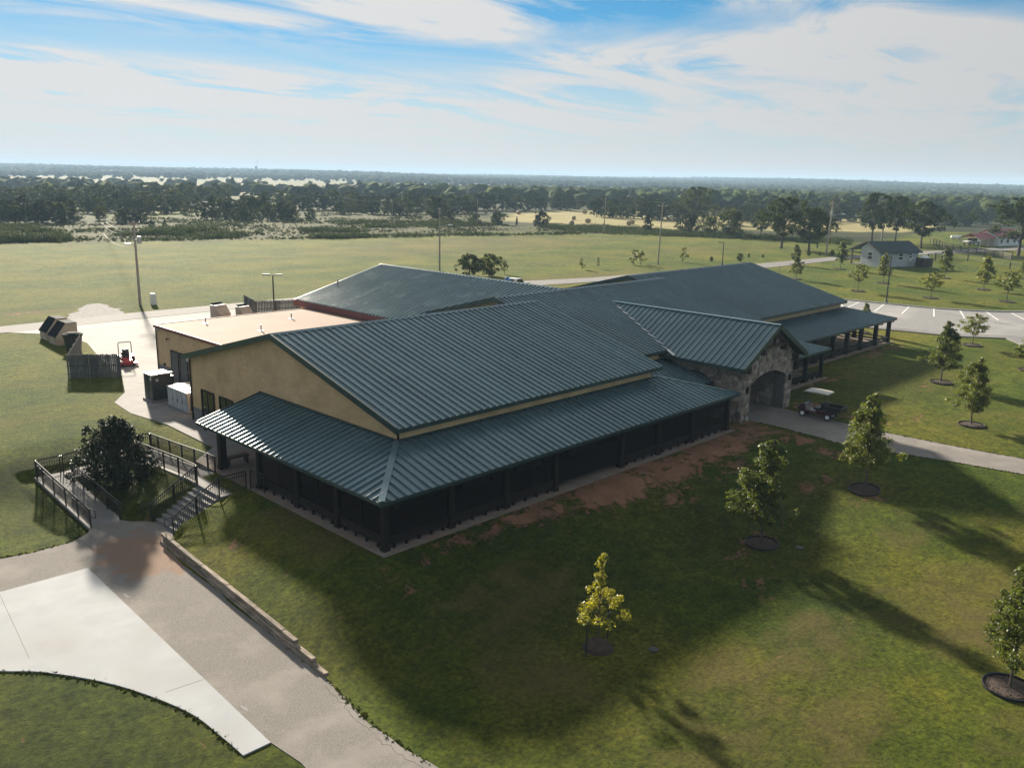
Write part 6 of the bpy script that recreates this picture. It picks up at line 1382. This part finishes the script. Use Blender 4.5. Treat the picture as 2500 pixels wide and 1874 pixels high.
    ('tree along the rear edge of the hayfield', 'trees behind the hayfield', (0, 0), [0, 1, 3, 4], [((253, 293), 7.0, 'first from the left in the front row of trees behind the hayfield'), ((266, 303), 6.8, 'second from the left in the front row of trees behind the hayfield'), ((262, 294), 7.1, 'third from the left in the front row of trees behind the hayfield'), ((274, 299), 7.2, 'fourth from the left in the front row of trees behind the hayfield'), ((279, 298), 7.9, 'fifth from the left in the front row of trees behind the hayfield'), ((284, 298), 8.1, 'sixth from the left in the front row of trees behind the hayfield'), ((284, 294), 7.5, 'seventh from the left in the front row of trees behind the hayfield'), ((288, 290), 7.3, 'eighth from the left in the front row of trees behind the hayfield'), ((295, 292), 6.2, 'ninth from the left in the front row of trees behind the hayfield'), ((293, 286), 7.6, 'tenth from the left in the front row of trees behind the hayfield'), ((299, 284), 6.6, 'eleventh from the left in the front row of trees behind the hayfield'), ((308, 288), 8.1, 'twelfth from the left in the front row of trees behind the hayfield'), ((310, 286), 6.5, 'thirteenth from the left in the front row of trees behind the hayfield'), ((320, 286), 6.8, 'fourteenth from the left in the front row of trees behind the hayfield'), ((321, 283), 8.0, 'fifteenth from the left in the front row of trees behind the hayfield'), ((322, 278), 6.1, 'sixteenth from the left in the front row of trees behind the hayfield'), ((338, 286), 6.4, 'seventeenth from the left in the front row of trees behind the hayfield'), ((336, 277), 6.5, 'eighteenth from the left in the front row of trees behind the hayfield'), ((285, 232), 7.6, 'first from the left in the second row of trees behind the hayfield'), ((281, 222), 7.0, 'second from the left in the second row of trees behind the hayfield'), ((291, 228), 6.0, 'third from the left in the second row of trees behind the hayfield'), ((290, 222), 5.9, 'fourth from the left in the second row of trees behind the hayfield'), ((287, 216), 5.3, 'fifth from the left in the second row of trees behind the hayfield'), ((288, 211), 8.0, 'sixth from the left in the second row of trees behind the hayfield'), ((298, 216), 7.1, 'seventh from the left in the second row of trees behind the hayfield'), ((291, 206), 7.2, 'eighth from the left in the second row of trees behind the hayfield'), ((314, 253), 8.0, 'first from the left in the third row of trees behind the hayfield'), ((322, 252), 6.7, 'second from the left in the third row of trees behind the hayfield'), ((328, 251), 8.2, 'third from the left in the third row of trees behind the hayfield'), ((337, 253), 7.5, 'fourth from the left in the third row of trees behind the hayfield'), ((352, 258), 8.7, 'fifth from the left in the third row of trees behind the hayfield'), ((347, 248), 8.7, 'sixth from the left in the third row of trees behind the hayfield'), ((341, 237), 7.2, 'seventh from the left in the third row of trees behind the hayfield'), ((351, 239), 7.1, 'eighth from the left in the third row of trees behind the hayfield'), ((364, 245), 7.4, 'ninth from the left in the third row of trees behind the hayfield'), ((352, 230), 7.8, 'tenth from the left in the third row of trees behind the hayfield')]),
    ('tree of the wood behind the shed and the road oaks', 'trees of the right wood', (0, 0), [0, 1, 3, 4, 5], [((289, 202), 4.4, 'first from the left in the front row of the right wood'), ((295, 201), 7.5, 'second from the left in the front row of the right wood'), ((295, 198), 5.2, 'third from the left in the front row of the right wood'), ((296, 194), 7.1, 'fourth from the left in the front row of the right wood'), ((302, 195), 5.8, 'fifth from the left in the front row of the right wood'), ((320, 203), 4.4, 'sixth from the left in the front row of the right wood'), ((323, 200), 6.1, 'seventh from the left in the front row of the right wood'), ((320, 192), 5.7, 'eighth from the left in the front row of the right wood'), ((329, 194), 6.0, 'ninth from the left in the front row of the right wood'), ((332, 190), 4.8, 'tenth from the left in the front row of the right wood'), ((310, 179), 6.7, 'first from the left in the second row of the right wood'), ((316, 180), 7.4, 'second from the left in the second row of the right wood'), ((331, 185), 6.6, 'third from the left in the second row of the right wood'), ((333, 180), 7.2, 'fourth from the left in the second row of the right wood'), ((333, 178), 6.5, 'fifth from the left in the second row of the right wood'), ((338, 176), 6.1, 'sixth from the left in the second row of the right wood'), ((341, 174), 7.4, 'seventh from the left in the second row of the right wood'), ((347, 173), 7.3, 'eighth from the left in the second row of the right wood'), ((337, 163), 6.0, 'ninth from the left in the second row of the right wood'), ((347, 164), 6.1, 'tenth from the left in the second row of the right wood'), ((356, 163), 6.3, 'eleventh from the left in the second row of the right wood'), ((359, 162), 7.8, 'twelfth from the left in the second row of the right wood'), ((363, 160), 6.3, 'thirteenth from the left in the second row of the right wood'), ((376, 211), 9.4, 'first from the left in the third row of the right wood'), ((363, 199), 8.0, 'second from the left in the third row of the right wood'), ((383, 206), 9.5, 'third from the left in the third row of the right wood'), ((386, 202), 7.9, 'fourth from the left in the third row of the right wood'), ((374, 191), 8.6, 'fifth from the left in the third row of the right wood'), ((400, 202), 8.0, 'sixth from the left in the third row of the right wood'), ((405, 198), 8.0, 'seventh from the left in the third row of the right wood'), ((387, 183), 7.9, 'eighth from the left in the third row of the right wood'), ((403, 185), 9.5, 'ninth from the left in the third row of the right wood'), ((395, 177), 7.5, 'tenth from the left in the third row of the right wood'), ((406, 179), 9.8, 'eleventh from the left in the third row of the right wood'), ((372, 131), 6.8, 'first from the left in the fourth row of the right wood'), ((373, 128), 5.5, 'second from the left in the fourth row of the right wood'), ((366, 121), 4.9, 'third from the left in the fourth row of the right wood'), ((374, 120), 6.7, 'fourth from the left in the fourth row of the right wood'), ((373, 117), 5.4, 'fifth from the left in the fourth row of the right wood'), ((393, 120), 6.8, 'sixth from the left in the fourth row of the right wood'), ((396, 118), 5.2, 'seventh from the left in the fourth row of the right wood'), ((367, 153), 7.8, 'first from the left in the fifth row of the right wood'), ((373, 152), 6.0, 'second from the left in the fifth row of the right wood'), ((388, 153), 7.3, 'third from the left in the fifth row of the right wood'), ((376, 144), 5.8, 'fourth from the left in the fifth row of the right wood'), ((374, 141), 7.5, 'fifth from the left in the fifth row of the right wood'), ((378, 137), 6.9, 'sixth from the left in the fifth row of the right wood'), ((385, 135), 6.6, 'seventh from the left in the fifth row of the right wood'), ((404, 139), 7.1, 'eighth from the left in the fifth row of the right wood'), ((435, 145), 7.3, 'first from the left in the sixth row of the right wood'), ((437, 144), 7.5, 'second from the left in the sixth row of the right wood'), ((445, 141), 6.5, 'third from the left in the sixth row of the right wood'), ((437, 132), 6.0, 'fourth from the left in the sixth row of the right wood'), ((430, 126), 6.3, 'fifth from the left in the sixth row of the right wood'), ((455, 127), 7.9, 'sixth from the left in the sixth row of the right wood'), ((450, 121), 7.2, 'seventh from the left in the sixth row of the right wood'), ((476, 125), 6.5, 'eighth from the left in the sixth row of the right wood'), ((469, 190), 7.8, 'first from the left in the seventh row of the right wood'), ((473, 186), 9.6, 'second from the left in the seventh row of the right wood'), ((465, 181), 8.0, 'third from the left in the seventh row of the right wood'), ((470, 174), 8.9, 'fourth from the left in the seventh row of the right wood'), ((466, 168), 8.1, 'fifth from the left in the seventh row of the right wood'), ((491, 172), 8.0, 'sixth from the left in the seventh row of the right wood'), ((493, 167), 9.5, 'seventh from the left in the seventh row of the right wood'), ((500, 166), 8.8, 'eighth from the left in the seventh row of the right wood'), ((547, 174), 9.2, 'ninth from the left in the seventh row of the right wood'), ((559, 173), 9.9, 'tenth from the left in the seventh row of the right wood'), ((544, 162), 9.8, 'eleventh from the left in the seventh row of the right wood'), ((576, 166), 9.5, 'twelfth from the left in the seventh row of the right wood'), ((583, 160), 9.7, 'thirteenth from the left in the seventh row of the right wood'), ((599, 163), 9.3, 'fourteenth from the left in the seventh row of the right wood'), ((573, 147), 10.5, 'fifteenth from the left in the seventh row of the right wood')]),
    ]
g6 = random.Random(66)
for lb, grp, (lo, hi), kinds, pts in THICKETS:
    for (xy, h, lb) in pts:
        k = g6.choice(kinds); cm, tm, H = FT[k]; s = h / H; wd = g6.uniform(.85, 1.25)
        t = thing('woodland_tree', lb, 'tree', (*xy, float(gz(*xy))), g6.uniform(0, 6.28), grp); t.scale = (s * wd, s * wd, s)
        newobj('crown', cm, t); newobj('trunk', tm, t)

# far woods: too many to count
def far_woods():
    g = np.random.default_rng(5); n = 60000
    az = g.uniform(.12, 1.45, n); u = g.random(n); r = 470 * (4700 / 470) ** (u ** .8); x, y = r * np.sin(az), r * np.cos(az)
    m = np.sin(x * .0031 + 1.7) * np.sin(y * .0046 + .4) + .55 * np.sin(x * .0012 + y * .0017) + .5 * (az < .62) - .25
    field = sstep(880, 1050, r) * (1 - sstep(1750, 2100, r)) * (1 - sstep(.60, .70, az))
    keep = ((m < g.normal(.25, .12, n)) | (r > 3600) | (g.random(n) < .05)) & (g.random(n) > field * .93)
    x, y, r, az = x[keep], y[keep], r[keep], az[keep]
    z = gz(x, y)
    near = r < 1100
    ico = bmesh.new(); bmesh.ops.create_icosphere(ico, subdivisions=2, radius=1); V2 = np.array([v.co[:] for v in ico.verts]); F2 = np.array([[v.index for v in f.verts] for f in ico.faces]); ico.free()
    ico = bmesh.new(); bmesh.ops.create_icosphere(ico, subdivisions=1, radius=1); V1 = np.array([v.co[:] for v in ico.verts]); F1 = np.array([[v.index for v in f.verts] for f in ico.faces]); ico.free()
    for nm, sel, V0, F0, mat, lab in (('near', near, V2, F2, 'farleaf', 'band of hazy woodland beyond the fields'), ('far', ~near, V1, F1, 'farleaf', 'blue wooded hills along the horizon')):
        px, py, pz, pr_ = x[sel], y[sel], z[sel], r[sel]; k = len(px)
        if nm == 'near':
            kk = g.permutation(k)[:4200]; px, py, pz, pr_ = px[kk], py[kk], pz[kk], pr_[kk]; k = len(px)
        else:
            kk = g.permutation(k)[:22000]; px, py, pz, pr_ = px[kk], py[kk], pz[kk], pr_[kk]; k = len(px)
        h = g.uniform(3.2, 6.2, k) * (1 + .25 * (pr_ > 2500)); w = h * g.uniform(.6, 1.15, k) * (1 + pr_ / 4500)
        a = g.uniform(0, 2 * np.pi, k); ca, sa = np.cos(a)[:, None], np.sin(a)[:, None]
        jit = 1 + g.normal(0, .26 if nm == 'near' else .2, (k, len(V0)))
        vx = V0[None, :, 0] * jit; vy = V0[None, :, 1] * jit; vz = V0[None, :, 2] * jit
        X = (vx * ca - vy * sa) * w[:, None] + px[:, None]; Y = (vx * sa + vy * ca) * w[:, None] + py[:, None]; Z = (vz * .75 + .7) * h[:, None] + pz[:, None]
        Vv = np.stack([X, Y, Z], -1).reshape(-1, 3); Ff = (F0[None] + (np.arange(k) * len(V0))[:, None, None]).reshape(-1, 3)
        me = bpy.data.meshes.new('far_woods'); me.vertices.add(len(Vv)); me.vertices.foreach_set('co', Vv.astype(np.float32).ravel()); me.loops.add(Ff.size); me.loops.foreach_set('vertex_index', Ff.astype(np.int32).ravel())
        me.polygons.add(len(Ff)); me.polygons.foreach_set('loop_start', np.arange(0, Ff.size, 3, dtype=np.int32))
        at = me.attributes.new('tint', 'FLOAT', 'FACE'); at.data.foreach_set('value', np.clip(np.repeat(g.random(k), len(F0)) * .7 + g.random(len(Ff)) * .3, 0, 1).astype(np.float32))
        me.materials.append(MT[mat]); me.update(); me.validate()
        tag(newobj('far_woods', me), lab, 'woodland', None, 'stuff')
MT['farleaf'] = leaf_mat('far_foliage', (.020, .034, .010), (.060, .080, .022), .05, None, .95, .02)
far_woods()
t = thing('radio_mast', 'thin pale mast standing on the hazy horizon', 'mast', (*(1282.6, 2261.6), 0.0))
zt_ = float(gz(t.location.x, t.location.y)); MB().tube((0, 0, zt_), (0, 0, 45), .55, .4, 6).build('pole', MT['galv'], t); MB().lathe((0, 0, 40), [(.5, 0), (.9, .2), (.9, .8), (.5, 1)], 8).build('aerial', MT['galv'], t)
t = thing('water_tower', 'dark water tower beside the mast on the horizon', 'water tower', (*(1269.5, 2246.1), 0.0))
MB().tube((0, 0, zt_), (0, 0, 19), 1.0, 1.0, 8).build('stem', MT['darkmetal'], t); MB().lathe((0, 0, 19), [(1, 0), (3, 1.2), (3, 5), (1.2, 6.5)], 12).build('tank', MT['darkmetal'], t)

# brush in the meadow and along the hayfield hedge: uneven, real leaves, too tangled to count
def brush(name, label, polys, size, seed, mat):
    g = np.random.default_rng(seed); cs, rs = [], []
    for poly, n, thr, h0, h1 in polys:
        xs = [p[0] for p in poly]; ys = [p[1] for p in poly]
        x = g.uniform(min(xs), max(xs), n * 6); y = g.uniform(min(ys), max(ys), n * 6)
        dd = poly_dist(x, y, poly); ok = in_poly(x, y, poly) & (g.random(len(x)) < np.clip(dd / 5 + .25, 0, 1)); x, y = x[ok], y[ok]
        v = np.array([mnoise.fractal(Vector((a * .045 + seed, b * .07, 0)), 1.0, 2.0, 4) for a, b in zip(x, y)]) + g.normal(0, .10, len(x))
        ok = v > thr; x, y, v = x[ok][:n], y[ok][:n], v[ok][:n]
        h = h0 + (h1 - h0) * np.clip((v - thr) * 1.8, 0, 1) * g.uniform(.4, 1.1, len(x)); z = gz(x, y)
        cs += list(zip(x, y, z + h * .4)); rs += list(h * .75)
    V, F, T = leaf_cloud(cs, rs, 16, size, seed, .8, 0)
    tag(newobj(name, leaf_mesh(name, V, F, T, mat)), label, 'vegetation', None, 'stuff')
brush('meadow_brush', 'low tangled brush scattered through the meadow and hayfield hedge', [([(70.4, 264.2), (78.5, 256.2), (76.6, 222.1), (69.0, 202.5), (55.1, 208.3)], 1500, -0.15, 0.6, 2.6), ([(82.9, 218.3), (107.6, 240.3), (112.6, 221.2), (113.3, 189.1), (88.3, 197.7), (77.6, 204.7)], 1500, 0.00, 0.6, 2.4), ([(133.9, 216.4), (144.8, 197.6), (129.7, 177.1), (116.8, 183.6)], 700, 0.05, 0.5, 2.0), ([(89.3, 276.4), (185.0, 252.3), (139.0, 189.7), (74.1, 230.1)], 900, 0.22, 0.5, 2.0), ([(163.1, 244.6), (208.1, 217.4), (198.0, 195.5), (167.8, 192.6), (145.5, 218.4)], 1200, 0.00, 0.5, 2.0), ([(213.1, 198.9), (224.8, 183.7), (228.5, 167.7), (227.3, 146.4), (209.4, 134.8), (196.5, 154.5), (195.7, 182.6)], 1500, -0.20, 0.5, 1.7), ([(232.1, 166.1), (234.2, 139.0), (231.7, 114.0), (240.1, 104.4), (222.5, 96.6), (216.2, 115.7), (205.5, 146.9)], 1300, -0.20, 0.5, 1.6), ([(124.2, 186.5), (152.3, 181.6), (196.5, 163.7), (190.1, 157.7), (144.5, 172.3), (120.0, 180.3)], 600, -0.10, 0.4, 1.2), ([(58.6, 221.1), (91.0, 203.7), (135.4, 184.8), (128.8, 175.8), (87.5, 195.9), (55.3, 209.2)], 700, -0.05, 0.4, 1.3)], .17, 4, 'leafB')
brush('meadow_tussocks', 'pale green tussocks of rough meadow grass beyond the mown field', [(MEADOW, 3500, .0, .25, .7), (MEADOW2, 900, .0, .25, .7)], .14, 8, 'rough')

# ragged grass growing over the edges of the paving and at the foot of the timbers
MT['fringe'] = leaf_mat('fringe_grass', (.034, .046, .010), (.066, .078, .018), .2, None, .85, .05)
def fringe(lines, n, h, size, spread, seed):
    g = np.random.default_rng(seed); cs, rs = [], []
    for ln in lines:
        seg = [(Vector((*a, 0)), Vector((*b, 0))) for a, b in zip(ln, ln[1:])]; tot = sum((b - a).length for a, b in seg)
        for a, b in seg:
            for _ in range(int(n * (b - a).length)):
                q = a + (b - a) * g.random(); x, y = q.x + g.normal() * spread, q.y + g.normal() * spread; k = g.uniform(.3, 1.1)
                cs.append((x, y, float(gz(x, y)) + h * k * .4)); rs.append(h * k)
    V, F, T = leaf_cloud(cs, rs, 7, size, seed, .6, 0); tag(newobj('edge_grass', leaf_mesh('edge_grass', V, F, T, 'fringe')), 'ragged grass along the edges of the paths and slab', 'grass', None, 'stuff')
SLAB_CURVE = [(11.1, 21.95), (11.08, 23.36), (10.89, 25.52), (9.82, 28.55), (8.38, 31.01), (7.23, 32.18), (5.0, 34.4), (-4, 38)]
fringe([SLAB_CURVE, [(-6, 45.6), (3, 44.05), (8.6, 42.7), (11.5, 42.15), (13.2, 42.2), (14.1, 42.9)], [(15.3, 23.8), (15.05, 22), (14.9, 20.2), (14.95, 18.5), (15.1, 17.5), (15.55, 13)], [(11.95, 20), (11.8, 17.5), (11.5, 12)], [(16.2, 38.9), (15.85, 32), (15.35, 24.2)], [(52.45, 28), (52.55, 26), (52.45, 22), (53.05, 19), (53.85, 16), (54.55, 12.3)], [(58.75, 6), (57.85, 13), (57.35, 17.5), (57.15, 22), (57.25, 28)], [(14.25, 43.3), (14.25, 51.1)]], 16, .06, .045, .06, 31)

# ------------------------------------------------------------------ air
hz_m, nt_, out_ = _nodes('thin_haze'); pv_ = nt_.nodes.new('ShaderNodeVolumePrincipled'); nt_.links.new(pv_.outputs[0], out_.inputs['Volume'])
pv_.inputs['Color'].default_value = (.52, .75, 1.0, 1); pv_.inputs['Density'].default_value = HAZE; pv_.inputs['Anisotropy'].default_value = 0.0
hb = MB().box(-5900, 5900, -1500, 5900, -9, 48).build('haze', hz_m, None, kind='stuff')
